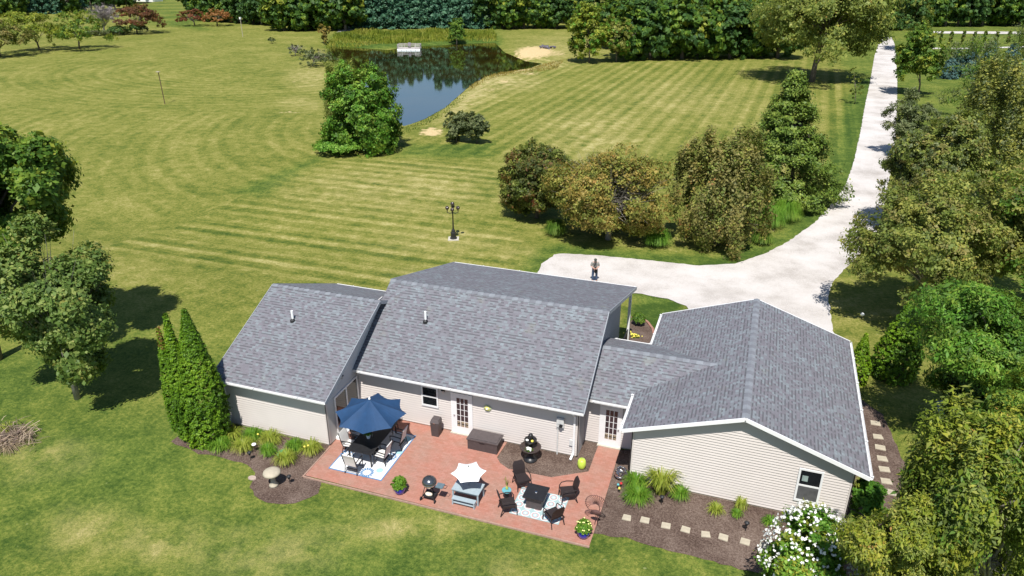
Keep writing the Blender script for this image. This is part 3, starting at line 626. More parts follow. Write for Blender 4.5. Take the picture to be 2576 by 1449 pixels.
# back porch: posts, railing, white skirt
for x in (16.05, 11, 6.2): MB().box(x-.07, x+.07, 13.95, 14.09, -1.2, 3.2).build('porch_post', M_white, house)
pr = MB(); pr.box(16.02, 16.08, 11.7, 13.95, .75, .83); pr.box(16.02, 16.08, 11.7, 13.95, .05, .12)
for y in np.arange(11.8, 13.9, .13): pr.box(16.03, 16.07, y, y+.04, .12, .75)
pr.build('porch_railing', M_black, house)
MB().box(X2+.4, MX+.05, 11.65, 14.0, -1.2, -.05).build('porch_floor', M_concrete, house)
sw = MB(); ring = [(16.12, 11.75+.0, 0)]; 
sw.add([(16.1, 9.1, .1), (16.1, 10.0, .1), (16.1, 10.35, 1.2), (16.1, 10.1, 1.9), (16.1, 9.7, 1.0)]+[(16.16, 9.1, .1), (16.16, 10.0, .1), (16.16, 10.35, 1.2), (16.16, 10.1, 1.9), (16.16, 9.7, 1.0)], [(4, 3, 2, 1, 0), (5, 6, 7, 8, 9), (0, 1, 6, 5), (1, 2, 7, 6), (2, 3, 8, 7), (3, 4, 9, 8), (4, 0, 5, 9)])
sw.build('side_door_panel', M_white, house)

# ------------------------------------------------------------------ vegetation
def npmesh(name, V, F, mats, mi=None, smooth=False):
    V = np.asarray(V, np.float32); F = np.asarray(F, np.int32); me = bpy.data.meshes.new(name)
    me.vertices.add(len(V)); me.vertices.foreach_set('co', V.ravel()); me.loops.add(F.size); me.loops.foreach_set('vertex_index', F.ravel())
    me.polygons.add(len(F)); me.polygons.foreach_set('loop_start', np.arange(len(F), dtype=np.int32)*F.shape[1])
    for mm in (mats if isinstance(mats, (list, tuple)) else [mats]): me.materials.append(mm)
    if mi is not None: me.polygons.foreach_set('material_index', np.asarray(mi, np.int32))
    me.update(calc_edges=True); return me
def unit(a): return a/np.maximum(np.linalg.norm(a, axis=-1, keepdims=True), 1e-9)
def leafquads(C, N, size, rng, aspect=.6, droop=.0):
    n = len(C); N = unit(N+rng.normal(0, .45, (n, 3))); t = rng.normal(0, 1, (n, 3)); t[:, 2] -= droop
    t1 = unit(t-N*np.sum(t*N, 1, keepdims=True)); t2 = np.cross(N, t1); s = (size*np.exp(rng.normal(-.08, .38, n)))[:, None]
    V = np.stack([C+t1*s, C+t2*s*aspect+N*s*.12, C-t1*s*.85, C-t2*s*aspect+N*s*.12], 1).reshape(-1, 3)
    return V, np.arange(4*n).reshape(n, 4)
def crown_leaves(kind, r, nleaf, size, rng, dens=1.0):
    r = np.array(r); per = 26
    if kind in ('round', 'vase', 'open', 'feather', 'bushy', 'pyr'):
        nl = {'round': 64, 'vase': 44, 'open': 30, 'feather': 80, 'bushy': 36, 'pyr': 150}[kind]
        d = unit(rng.normal(0, 1, (nl, 3)))
        if kind == 'bushy': d[:, 2] = np.maximum(d[:, 2], -.85); L = d*rng.uniform(.5, .8, (nl, 1)); lr = rng.uniform(.22, .36, nl); fl = .85
        if kind == 'pyr':
            t = rng.uniform(0, 1, nl)**1.15; a = rng.uniform(0, 2*PI, nl); q = np.sqrt(np.maximum(0, 1-((t-.34)/.68)**2))*rng.uniform(.4, .95, nl)**.4; L = np.stack([q*np.cos(a)*.86, q*np.sin(a)*.86, t*1.86-.95], 1); lr = rng.uniform(.10, .19, nl); fl = 1.1
        if kind == 'round': d[:, 2] = np.where(d[:, 2] < -.55, -d[:, 2]*.6, d[:, 2]); d = unit(d); L = d*rng.uniform(.3, .95, (nl, 1)); lr = rng.uniform(.15, .32, nl); fl = .75
        if kind == 'open': L = d*rng.uniform(.25, .95, (nl, 1)); lr = rng.uniform(.14, .30, nl); fl = .8
        if kind == 'vase':
            a = rng.uniform(0, 2*PI, nl); q = np.sqrt(rng.uniform(.06, 1, nl)); L = np.stack([q*np.cos(a)*.88, q*np.sin(a)*.88, .62-1.15*q**2+rng.uniform(-.28, .28, nl)], 1); lr = rng.uniform(.17, .30, nl); fl = .55
        if kind == 'feather':
            a = rng.uniform(0, 2*PI, nl); q = np.sqrt(rng.uniform(0, 1, nl)); L = np.stack([q*np.cos(a)*.8, q*np.sin(a)*.8, rng.uniform(-.85, .85, nl)*(1-.3*q)], 1); lr = rng.uniform(.05, .13, nl); fl = 3.6; k_ = nl//4; L[:k_, 2] = rng.uniform(.55, 1.0, k_); L[:k_, :2] *= .75; lr[:k_] = rng.uniform(.035, .065, k_)
        nc = max(nl, nleaf//per); li = rng.integers(0, nl, nc); off = unit(rng.normal(0, 1, (nc, 3)))*(rng.uniform(.35, 1, (nc, 1))**.5)*lr[li][:, None]; off[:, 2] *= fl
        cc = L[li]+off; nn = unit(off*1.3+cc*.7+np.array([0, 0, .35]))
        csz = .042 if kind != 'feather' else .04
    elif kind == 'cone':
        nc = nleaf//per; t = rng.uniform(0, 1, nc)**1.25; a = rng.uniform(0, 2*PI, nc)
        lay = .5+.5*np.cos(t*2*PI*9+np.sin(a*3)*1.2); q = ((1-t)**.85)*(.55+.45*lay)*(.85+.22*np.sin(a*5+t*17))*rng.uniform(.45, 1, nc)**.35
        cc = np.stack([q*np.cos(a), q*np.sin(a), t*2-1-.12*q], 1); nn = unit(np.stack([np.cos(a), np.sin(a), np.full(nc, .9)], 1)); csz = .06
    elif kind == 'cedar':
        nb = 240; bt = rng.uniform(0, 1, nb)**1.15; ba = rng.uniform(0, 2*PI, nb); bl = ((1-bt)**1.05+.03)*rng.uniform(.8, 1.2, nb); nc = nleaf//per; bi = rng.integers(0, nb, nc); k = rng.uniform(.15, 1, nc)**.5
        rr_ = k*bl[bi]; w_ = .13*(1.2-k)*(1.1-bt[bi]); cc = np.stack([rr_*np.cos(ba[bi]), rr_*np.sin(ba[bi]), bt[bi]*2-1+k*k*.16*bl[bi]-.05], 1)+rng.normal(0, 1, (nc, 3))*w_[:, None]*np.array([1, 1, .45])
        nn = unit(np.stack([np.cos(ba[bi]), np.sin(ba[bi]), np.full(nc, 1.1)], 1)); csz = .045
    elif kind == 'column':
        nc = nleaf//per; t = rng.uniform(0, 1, nc); a = rng.uniform(0, 2*PI, nc); q = np.where(t < .3, .86+.14*np.sin(t/.3*PI/2), (1-((t-.3)/.7)**1.3))*(1+.05*np.sin(a*6+t*9)+.05*np.sin(a*13-t*31)+.04*np.sin(a*21+t*47))*rng.uniform(.86, 1.0, nc)
        cc = np.stack([q*np.cos(a), q*np.sin(a), t*2-1], 1); nn = unit(np.stack([np.cos(a), np.sin(a), .3+t*.3], 1)); csz = .022
    elif kind == 'dome':
        nc = nleaf//per; d = unit(rng.normal(0, 1, (nc, 3))); d[:, 2] = np.abs(d[:, 2])*1.0-.12; cc = d*rng.uniform(.72, 1, (nc, 1)); nn = d+np.array([0, 0, .3]); csz = .06
    n = len(cc)*per; ci = np.repeat(np.arange(len(cc)), per)
    p = cc[ci]*r+rng.normal(0, 1, (n, 3))*csz*r.mean()*np.array([1, 1, .7 if kind != 'feather' else 2.0]); N = nn[ci]
    return p, N, cc*r
def limbs(mb, top, targets, r0, n=5, mi=0, rng=None):
    for tg in targets:
        tg = Vector(tg.tolist()); k = rng.uniform(.25, .95); st = Vector((0, 0, 0)).lerp(top, k) if top.length else Vector((0, 0, 0)); mid = st.lerp(tg, .5)+Vector((0, 0, .12*(tg-st).length))
        mb.tube([st, mid, tg], [r0*.5*(1.15-k*.6), r0*.27, r0*.06], n, mi, cap=False)
def tree(name, label, base, cc, r, kind, mat, nleaf, size, cat='tree', tr=.16, bark=None, nlimb=14, seed=0, group=None, extra=None, droop=0, aspect=.6, bare=0):
    rng = np.random.default_rng(seed+int(abs(base[0])*13+abs(base[1])*7)); base = Vector(base); off = Vector(cc)-base; root = thing(name, base, label, cat, group)
    if nleaf > 900: nleaf, size = int(nleaf*(1.9 if nleaf < 40000 else 1.5)), size*(.74 if nleaf < 40000 else .82)
    p, N, cl = crown_leaves(kind, r, nleaf, size, rng)
    p = p+np.array(off)
    keep = p[:, 2] > .04; p = p[keep]; N = N[keep]
    V, F = leafquads(p, N, size, rng, aspect, droop); mi = np.zeros(len(F), int); mats = [mat]
    if extra:                                  # (material, share, chooses upper outer leaves)
        for e, (em, sh) in enumerate(extra):
            mats.append(em); hot = rng.random(len(cl)) < sh; hk = np.repeat(hot, 26)[keep]; mi[hk] = e+1
    me = npmesh('crown', V, F, mats, mi); o = bpy.data.objects.new('crown', me); col.objects.link(o); o.parent = root
    tb = MB(); top = Vector((off.x*.9, off.y*.9, max(.3, off.z)))
    if kind in ('cone', 'cedar', 'column'): top = Vector((off.x, off.y, off.z+r[2]*.8))
    tb.tube([(0, 0, -.1), (off.x*.12+.02, off.y*.12, top.z*.3), (off.x*.5, off.y*.5, top.z*.65), top], [tr*1.35, tr, tr*.75, tr*.3], 8)
    if nlimb:
        idx = rng.integers(0, len(cl), nlimb); limbs(tb, top, cl[idx]*.88+np.array(off), tr, rng=rng)
    if bare:
        for k in range(bare):
            d = unit(rng.normal(0, 1, (1, 3)))[0]; d[2] = abs(d[2])*.8+.15; q = np.array(off)+d*np.array(r)*rng.uniform(.6, .98)
            st = Vector((0, 0, 0)).lerp(top, rng.uniform(.3, .95)); e = Vector(q.tolist()); mid = st.lerp(e, .5)+Vector((0, 0, .05)); tb.tube([st, mid, e], [.03, .018, .006], 3, 0, cap=False)
            for _ in range(2):
                e2 = mid.lerp(e, rng.uniform(.2, .8))+Vector((rng.normal()*.12*r[0], rng.normal()*.12*r[0], rng.normal()*.1*r[0])); tb.tube([mid, e2], [.014, .004], 3, 0, cap=False)
    tb.build('trunk', bark or M_bark, root, smooth=True); return root
fwh = np.array([FW[0], FW[1], 0]); fwh /= np.linalg.norm(fwh)
def fit(bbox, basepx):
    b = G(*basepx) if not isinstance(basepx, Vector) else basepx; u, v = (bbox[0]+bbox[2])/2, (bbox[1]+bbox[3])/2; d = ray(u, v); D = (np.array(b)-CAMPOS)@fwh; t = D/(d@fwh); c = CAMPOS+t*d
    s = FP/t; rr = (bbox[2]-bbox[0])/2/s; phi = math.asin(-d[2]/np.linalg.norm(d)); hh = (bbox[3]-bbox[1])/2/s
    rz = math.sqrt(max((hh)**2-(rr*math.sin(phi))**2, (.45*hh)**2))/math.cos(phi)
    return b, Vector(c.tolist()), (rr, rr, rz)
LM = lambda n, *st, **k: leafmat('foliage_'+n, list(st), **k)
L_maple = LM('maple', (.1, '3c5624'), (.5, '68823c'), (.8, '97a258'), (.95, 'a89248'))
L_green = LM('green', (.1, '30501c'), (.5, '587c2a'), (.9, '92a63e'))
L_bright = LM('bright', (.1, '36641a'), (.5, '62922e'), (.9, '98ba4c'))
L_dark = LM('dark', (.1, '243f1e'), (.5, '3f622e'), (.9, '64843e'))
L_pine = LM('pine', (.1, '1e4230'), (.5, '3a624a'), (.9, '648a68'), trans=.15)
L_spruce = LM('spruce', (.1, '24403c'), (.5, '41605c'), (.9, '6a8a84'), trans=.1)
L_yell = LM('yellowgreen', (.1, '50641c'), (.5, '80902e'), (.9, 'b2ae42'))
L_gold = LM('gold', (.1, '665a2a'), (.45, '94803e'), (.8, 'b29c52'), (.95, 'a87044'))
L_goldgreen = LM('goldgreen', (.1, '545e26'), (.5, '848a3e'), (.9, 'b4ac58'))
L_redgreen = LM('redgreen', (.1, '343c1a'), (.5, '54602a'), (.8, '7a5434'), (.95, '8a4c34'))
L_brown = LM('brown', (.1, '52582c'), (.5, '807c44'), (.85, 'a29456'), (.97, 'a0603a'))
L_olive = LM('olive', (.1, '4c5c28'), (.5, '7a883e'), (.85, 'a8a852'), (.97, 'a8823e'))
L_oliveb = LM('oliveb', (.1, '3e4a28'), (.5, '66724a'), (.9, '969a6c'))
L_arb = LM('arborvitae', (.1, '36540f'), (.5, '587e16'), (.9, '82a024'), trans=.15)
L_arbb = LM('arb_bright', (.1, '48680e'), (.5, '6c9014'), (.9, '9cb42a'), trans=.2)
L_arbbrown = LM('arb_brown', (.2, '6a5a26'), (.8, '86602e'), trans=.1)
L_cedar = LM('cedar', (.1, '385018'), (.5, '5e7628'), (.9, '8c9a42'), trans=.12)
L_red = LM('red', (.1, '4c241c'), (.5, '7a4434'), (.9, '9c6a44'))
L_orange = LM('orange', (.1, '7c4c2a'), (.5, 'a87044'), (.9, 'b08a50'))
L_maroon = LM('maroon', (.1, '3c281e'), (.5, '6a4430'), (.9, '86603c'))
L_lawny = LM('blades', (.1, '3f6a16'), (.5, '64902a'), (.9, '9ab444'))
L_yblade = LM('yblades', (.1, '6c8022'), (.5, '94a23c'), (.9, 'c0bc62'))
L_reed = LM('reed', (.1, '5a6c22'), (.5, '86902e'), (.9, 'aaa24c'), nscale=.12, namt=.7)
L_dry = LM('dry', (.1, '6a5844'), (.5, '94806a'), (.9, 'bca88c'))
M_bloom = simple('white_petals', (.85, .84, .80), .6, var=.04); M_yellow = simple('yellow_petals', (.85, .72, .12), .6, var=.1)
M_twig = simple('grey_twigs', (.27, .235, .23), .9, var=.2)

# near left
b, c, r = fit((-60, 545, 312, 985), (195, 1003)); tree('maple_tree', 'thinning maple with bare lower twigs, its trunk in the left lawn', b, c, (r[0]*.97, r[1]*.97, r[2]*1.05), 'open', L_maple, 46000, .105, tr=.11, bark=M_barklight, nlimb=34, bare=40)
b, c, r = fit((-215, 250, 185, 700), (-10, 905)); tree('maple_tree', 'big dense dark maple at the left edge behind the thinner maple', b, c, (r[0]*.98, r[1]*.98, r[2]), 'bushy', L_green, 66000, .13, tr=.24, nlimb=20, extra=[(L_yell, .12)])
# arborvitae left: three leaders
def arbor(name, label, specs, mat, cat='conifer', extra=None, basepx=None, n=26000, size=.06):
    b = G(*basepx); root = thing(name, b, label, cat); rng = np.random.default_rng(5)
    for k, (bbox, sh) in enumerate(specs):
        _, c, r = fit(bbox, basepx); off = np.array(c-b)
        p, N, cl = crown_leaves('column', r, int(n*sh), size, rng); p += off; p[:, 2] = np.maximum(p[:, 2], .03)
        V, F = leafquads(p, N, size, rng, .6); mi = np.zeros(len(F), int)
        if extra and k in extra[1]:
            tp = p[:, 2] > off[2]+r[2]*extra[1][k]; mi[tp & (rng.random(len(tp)) < .55)] = 1
        me = npmesh('crown', V, F, [mat, extra[0]] if extra else [mat], mi); o = bpy.data.objects.new('crown', me); col.objects.link(o); o.parent = root
    MB().tube([(0, 0, -.1), (0, 0, 1.2)], .12, 8).build('trunk', M_bark, root); return root
arbor('arborvitae', 'tall three peaked arborvitae at the left corner of the house', [((440, 782, 556, 1118), .55), ((420, 792, 480, 1105), .3), ((405, 826, 448, 1085), .2)], L_arb, extra=(L_arbbrown, {2: .62}), basepx=(492, 1103), n=150000, size=.034)
arbor('arborvitae', 'small bright arborvitae against the garage eave', [((2138, 838, 2192, 968), 1)], L_arbb, basepx=(2166, 962), n=24000, size=.042)
arbor('arborvitae', 'broad arborvitae half in shade right of the small bright one', [((2212, 758, 2318, 962), .7), ((2236, 770, 2325, 950), .4)], L_arb, basepx=(2266, 952), n=48000, size=.045)
# pond group
b, c, r = fit((808, 172, 1003, 376), (905, 376)); tree('sycamore_tree', 'bright green broad leaved young tree at the near tip of the pond', b, c, (r[0]*1.12, r[1]*1.12, r[2]*1.12), 'pyr', L_bright, 26000, .17, tr=.14, nlimb=8, aspect=.75, extra=[(L_green, .4)])
b, c, r = fit((798, 160, 925, 335), (858, 352)); tree('willow_tree', 'dull olive willow behind the bright young tree by the pond', b, c, r, 'feather', L_olive, 16000, .15, tr=.1, aspect=.25, droop=1)
b, c, r = fit((790, 343, 925, 384), (858, 384)); tree('shrub', 'low bright green brush at the foot of the young tree by the pond', b, c, r, 'dome', L_bright, 5000, .14, cat='shrub', tr=.03, nlimb=0)
b, c, r = fit((1105, 262, 1192, 360), (1148, 358)); tree('shrub', 'rounded olive green shrub by the pond tip, left of the pair', b, c, r, 'open', L_oliveb, 9500, .12, cat='shrub', tr=.06)
b, c, r = fit((1160, 278, 1236, 362), (1200, 360)); tree('shrub', 'rounded olive green shrub by the pond tip, right of the pair', b, c, r, 'open', L_oliveb, 8500, .12, cat='shrub', tr=.06)
b, c, r = fit((1126, 45, 1173, 114), (1149, 112)); tree('tree', 'round dense green tree standing at the far edge of the pond', b, c, r, 'round', L_green, 5200, .26, tr=.12, nlimb=4)
b, c, r = fit((796, 58, 834, 108), (815, 112)); tree('willow_tree', 'small yellowish willow on the far left bank of the pond', b, c, r, 'open', L_gold, 1600, .22, tr=.08, nlimb=8)
b, c, r = fit((752, 118, 842, 166), (786, 166)); tree('shrub', 'grey green nearly bare shrub on the left bank of the pond', b, c, (r[0], r[1], r[2]), 'vase', L_oliveb, 1800, .17, cat='shrub', tr=.09, bare=50, bark=M_twig)
b, c, r = fit((716, 108, 772, 138), (743, 141)); tree('shrub', 'small bare grey shrub left of the pond', b, c, r, 'vase', L_oliveb, 500, .15, cat='shrub', tr=.07, bare=40, bark=M_twig)
b, c, r = fit((674, 94, 693, 108), (684, 109)); tree('shrub', 'tiny round shrub alone in the mown field', b, c, r, 'dome', L_oliveb, 700, .16, cat='shrub', tr=.03, nlimb=0)
# middle group
b, c, r = fit((1255, 360, 1440, 528), (1350, 548)); tree('dogwood_tree', 'dark red and green tree at the left of the island bed', b, c-Vector((0, 0, .3)), (r[0]*1.15, r[1]*1.1, r[2]*1.2), 'bushy', L_redgreen, 28000, .125, tr=.14, nlimb=26, extra=[(L_olive, .35)])
b, c, r = fit((1372, 352, 1695, 575), (1530, 602)); tree('cherry_tree', 'wide golden brown tree with a thin open top in the middle of the island bed', b, c-Vector((0, 0, .75)), (r[0]*1.12, r[1]*1.0, r[2]*1.2), 'bushy', L_gold, 56000, .105, tr=.2, nlimb=50, bare=110, bark=M_barklight, extra=[(L_goldgreen, .5)])
b, c, r = fit((1682, 372, 1955, 628), (1800, 615)); tree('crabapple_tree', 'upright feathery brownish green tree at the right of the island bed', b, c, (r[0]*1.18, r[1]*1.0, r[2]*1.15), 'feather', L_brown, 42000, .11, tr=.16, nlimb=40, extra=[(L_olive, .3)])
b, c, r = fit((1850, 200, 2108, 500), (1985, 508)); tree('cedar_tree', 'dark pointed cedar between the field and the driveway', b, c, (r[0]*1.3, r[1]*1.05, r[2]*1.1), 'cedar', L_cedar, 60000, .115, tr=.16, nlimb=20)
b, c, r = fit((1925, -70, 2225, 185), (2042, 206)); tree('oak_tree', 'large olive leaved tree with a dark trunk left of the driveway', b, c, (r[0]*1.12, r[1]*1.12, r[2]*1.1), 'round', L_olive, 30000, .28, tr=.4, nlimb=24)
b, c, r = fit((2122, 165, 2180, 250), (2150, 262)); tree('sapling', 'thin wispy sapling at the left edge of the driveway', b, c, r, 'open', L_olive, 900, .12, tr=.04)
b, c, r = fit((2262, 62, 2362, 235), (2310, 240)); tree('tree', 'green leafy tree at the right edge of the driveway', b, c, (r[0]*1.2, r[1]*1.2, r[2]*1.05), 'round', L_green, 10000, .22, tr=.12, extra=[(L_yell, .2)])
b, c, r = fit((2250, -40, 2345, 118), (2292, 128)); tree('tree', 'dark green tree where the driveway meets the woods', b, c, r, 'round', L_dark, 6000, .30, tr=.14, extra=[(L_olive, .3)])
for k, bb in enumerate([(2368, 150, 2412, 196), (2410, 118, 2468, 192), (2458, 112, 2518, 186), (2500, 118, 2580, 204), (2545, 150, 2640, 240), (2465, 165, 2535, 250), (2390, 128, 2428, 160)]):
    b, c, r = fit(bb, ((bb[0]+bb[2])/2, bb[3]+1)); tree('spruce_tree', 'young blue spruce right of the driveway, %s' % ['front left one at the lawn edge', 'tall one second from the left', 'third from the left behind', 'fourth from the left', 'rightmost at the picture edge', 'low one nearest the camera', 'small one at the back left'][k], b, c, (r[0]*1.6, r[1]*1.6, r[2]*1.08), 'cone', L_spruce, 5200, .19, cat='conifer', tr=.07, nlimb=0, group='blue spruces right of the driveway')
# right mass
b, c, r = fit((2222, 232, 2352, 388), (2290, 392)); tree('olive_shrub', 'grey green feathery shrub tree at the right edge of the driveway', b, c, r, 'open', L_oliveb, 12000, .12, tr=.1)
b, c, r = fit((2390, 170, 2650, 500), (2520, 500)); tree('tree', 'tall yellow green slender leaved tree at the upper right edge', b, c, r, 'feather', L_goldgreen, 24000, .13, tr=.15, extra=[(L_oliveb, .3)])
b, c, r = fit((2240, 270, 2480, 560), (2360, 590)); tree('elm_tree', 'brownish olive leaved tree beside the driveway bend, the farther of two', b, c, r, 'round', L_olive, 34000, .13, tr=.18, nlimb=30, extra=[(L_brown, .22), (L_oliveb, .25)])
b, c, r = fit((2420, 400, 2760, 760), (2590, 800)); tree('elm_tree', 'mottled olive tree cut off by the right edge of the picture', b, c, r, 'round', L_goldgreen, 30000, .125, tr=.2, nlimb=30, extra=[(L_brown, .2), (L_green, .2)])
b, c, r = fit((2150, 440, 2500, 810), (2345, 815)); tree('elm_tree', 'brownish leaved tree overhanging the driveway bend with pale bare limbs', b, c, r, 'round', L_olive, 44000, .105, tr=.18, nlimb=44, bark=M_barklight, bare=30, extra=[(L_brown, .25), (L_goldgreen, .35)])
b, c, r = fit((2290, 630, 2720, 1060), (2520, 1120)); tree('walnut_tree', 'fresh green compound leaved tree right of the garage', b, c, r, 'open', L_bright, 28000, .11, tr=.15, nlimb=24, aspect=.35, droop=1, extra=[(L_green, .55)])
b, c, r = fit((2430, 900, 2760, 1200), (2610, 1330)); tree('walnut_tree', 'mid green leafy tree at the right edge below the fresh green one', b, c, r, 'open', L_green, 24000, .10, tr=.15, nlimb=20, aspect=.35, droop=1, extra=[(L_yell, .3)])
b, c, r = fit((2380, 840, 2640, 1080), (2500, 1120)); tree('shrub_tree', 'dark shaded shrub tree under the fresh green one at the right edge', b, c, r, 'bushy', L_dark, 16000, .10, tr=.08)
b, c, r = fit((2235, 1050, 2680, 1500), (2490, 1640)); tree('cherry_tree', 'yellow green drooping leaved tree in the lower right corner', b, c, r, 'feather', L_yell, 48000, .085, tr=.14, nlimb=40, aspect=.35, droop=2, bark=M_barklight, extra=[(L_olive, .4), (L_green, .15)])
b, c, r = fit((2100, 1240, 2440, 1640), (2290, 1700)); tree('cherry_tree', 'yellow green tree reaching to the garage corner at the bottom edge', b, c, r, 'open', L_yell, 36000, .075, tr=.12, nlimb=30, aspect=.35, droop=2, extra=[(L_olive, .45)])
b, c, r = fit((1915, 1272, 2150, 1560), (2030, 1530)); tree('hibiscus_shrub', 'tall green shrub covered in white blooms at the bottom edge before the garage', b, c, r, 'round', L_bright, 26000, .065, cat='flowering shrub', tr=.05, nlimb=16, extra=[(L_yell, .25)])
def blossoms(root, off, r, n, size, mat, rng):
    d = unit(rng.normal(0, 1, (n, 3))); d[:, 2] = np.abs(d[:, 2])*1.0-.1; d = unit(d); c = d*np.array(r)*rng.uniform(.9, 1.04, (n, 1))+off; V = []; F = []
    for p, q in zip(c, d):
        for k in range(4):
            a = len(V); nn = unit((q+rng.normal(0, .5, 3))[None])[0]; t = unit(np.cross(nn, rng.normal(0, 1, 3))[None])[0]; u_ = np.cross(nn, t); s_ = size*rng.uniform(.6, 1.2); o_ = p+rng.normal(0, .35, 3)*size
            V += [o_+t*s_, o_+u_*s_, o_-t*s_, o_-u_*s_]; F.append((a, a+1, a+2, a+3))
    o = bpy.data.objects.new('blossoms', npmesh('blossoms', V, F, [mat])); col.objects.link(o); o.parent = root
rt = [o for o in bpy.data.objects if o.name.startswith('hibiscus_shrub')][0]
blossoms(rt, np.array(c-b), r, 620, .042, M_bloom, np.random.default_rng(3))
b, c, r = fit((2140, 1205, 2232, 1330), (2185, 1330)); tree('shrub', 'bushy green shrub at the right front corner of the garage', b, c, r, 'round', L_bright, 9000, .07, cat='shrub', tr=.04)
b, c, r = fit((2188, 900, 2215, 938), (2202, 940)); tree('shrub', 'small bright green plant between the two arborvitae', b, c, r, 'open', L_bright, 900, .07, cat='shrub', tr=.02, nlimb=0)
for bb, bs, k_, m_, n_, ls, ex, lb in [((2360, 520, 2600, 720), (2480, 770), 'round', L_goldgreen, 26000, .11, [(L_olive, .4)], 'yellowish green tree filling the gap above the fresh green one'),
        ((2300, 380, 2440, 520), (2375, 560), 'open', L_oliveb, 12000, .12, [(L_goldgreen, .5)], 'pale olive shrub tree between the two driveway bend trees'),
        ((2400, 60, 2700, 300), (2560, 330), 'open', L_green, 12000, .17, [(L_oliveb, .5)], 'green shrub tree behind the upper right edge trees'),
        ((2440, 1000, 2700, 1300), (2580, 1420), 'bushy', L_yell, 22000, .09, [(L_green, .5)], 'yellow green bushy tree at the lower right picture edge')]:
    b, c, r = fit(bb, bs); tree('tree', lb, b, c, (r[0]*1.1, r[1]*1.1, r[2]*1.05), k_, m_, n_, ls, tr=.12, nlimb=16, extra=ex, aspect=.4, droop=1)
# top left
for spec in [((8, 22, 138, 112), (100, 127), 'tree', 'wide yellow green tree with forked trunk in the far left field, left of two', 'vase', L_yell, 5500, .22, None),
             ((140, 22, 264, 112), (200, 124), 'tree', 'wide green tree with forked trunk in the far left field, right of two', 'vase', L_green, 5500, .22, [(L_yell, .4)]),
             ((290, 8, 396, 68), (345, 84), 'maroon_tree', 'spreading maroon leaved tree in the far left field', 'vase', L_maroon, 5000, .25, [(L_red, .3)]),
             ((452, 20, 514, 56), (490, 65), 'red_tree', 'small dark red tree in front of the far woods', 'vase', L_red, 2000, .24, None),
             ((512, 18, 574, 56), (547, 65), 'orange_tree', 'small orange leaved tree beside the dark red one', 'vase', L_orange, 2000, .24, None),
             ((-60, 55, 60, 135), (0, 142), 'tree', 'olive brown bushy tree at the far left edge', 'round', L_brown, 4500, .26, [(L_olive, .5)])]:
    b, c, r = fit(spec[0], spec[1]); tree(spec[2], spec[3], b, c, (r[0]*1.22, r[1]*1.22, r[2]*1.05), spec[4], spec[5], spec[6], spec[7], tr=.16, nlimb=22, extra=spec[8])
b, c, r = fit((206, 4, 312, 66), (263, 84)); tree('bare_tree', 'leafless purplish grey tree in the far left field', b, c, r, 'vase', M_twig, 260, .12, tr=.2, nlimb=40, bare=240, bark=M_twig)
for k, (bb, m_, lb) in enumerate([((272, 64, 330, 88), L_dark, 'dark low shrub left of the maroon tree trunk'), ((325, 58, 352, 86), L_dark, 'dark round shrub under the maroon tree'), ((345, 62, 372, 84), L_oliveb, 'pale green round shrub beside the maroon tree')]):
    b, c, r = fit(bb, ((bb[0]+bb[2])/2, bb[3])); tree('shrub', lb, b, c, r, 'dome', m_, 1000, .22, cat='shrub', tr=.03, nlimb=0)
hb = MB(); p0, p1 = G(205, 92), G(325, 86); hb = []
rng = np.random.default_rng(1); n = 2600; t = rng.random(n); pp_ = np.array(p0)[None]*(1-t[:, None])+np.array(p1)[None]*t[:, None]; pp_ += rng.uniform(-1, 1, (n, 3))*np.array([1.0, 1.0, .6])+np.array([0, 0, .7])
V, F = leafquads(pp_-np.array(p0), rng.normal(0, .4, (n, 3))+np.array([0, 0, 1]), .2, rng)
hr = thing('hedge', p0, 'low clipped grey green hedge in the far left field', 'hedge'); o = bpy.data.objects.new('foliage', npmesh('foliage', V, F, [L_oliveb])); col.objects.link(o); o.parent = hr

# woods: a few prototypes, every tree its own object
PROTO = {}
def proto(key, kind, mat, r, clear, nleaf, size, extra=None, tr=.22):
    p = tree('tree', '', (0, 0, 0), (0, 0, clear+r[2]), r, kind, mat, nleaf, size, extra=extra, tr=tr, nlimb=8, seed=len(PROTO)*31)
    PROTO[key] = [p, clear+2*r[2], False]
proto('dark', 'bushy', L_dark, (4.4, 4.4, 5.5), -.9, 5200, .36); proto('green', 'bushy', L_green, (4.6, 4.6, 5.6), -.9, 5200, .36, [(L_dark, .35)])
proto('mix', 'bushy', L_green, (4.2, 4.2, 5.2), -.9, 4600, .38, [(L_yell, .22), (L_dark, .2)]); proto('yellow', 'bushy', L_yell, (3.8, 3.8, 5.0), -.9, 4200, .34, [(L_green, .4)])
proto('pine', 'cone', L_pine, (3.9, 3.9, 6.6), -.4, 4800, .40); proto('olive', 'bushy', L_olive, (4.4, 4.4, 5.4), -.9, 4600, .36, [(L_green, .4)])
ORD = ['first', 'second', 'third', 'fourth', 'fifth', 'sixth', 'seventh', 'eighth', 'ninth', 'tenth', 'eleventh', 'twelfth', 'thirteenth', 'fourteenth', 'fifteenth', 'sixteenth', 'seventeenth', 'eighteenth']
NM = dict(dark=('broadleaf_tree', 'dark green tree'), green=('broadleaf_tree', 'full green tree'), mix=('broadleaf_tree', 'green and yellow tree'), yellow=('broadleaf_tree', 'yellowing tree'), pine=('pine_tree', 'blue green pine'), olive=('broadleaf_tree', 'olive green tree'))
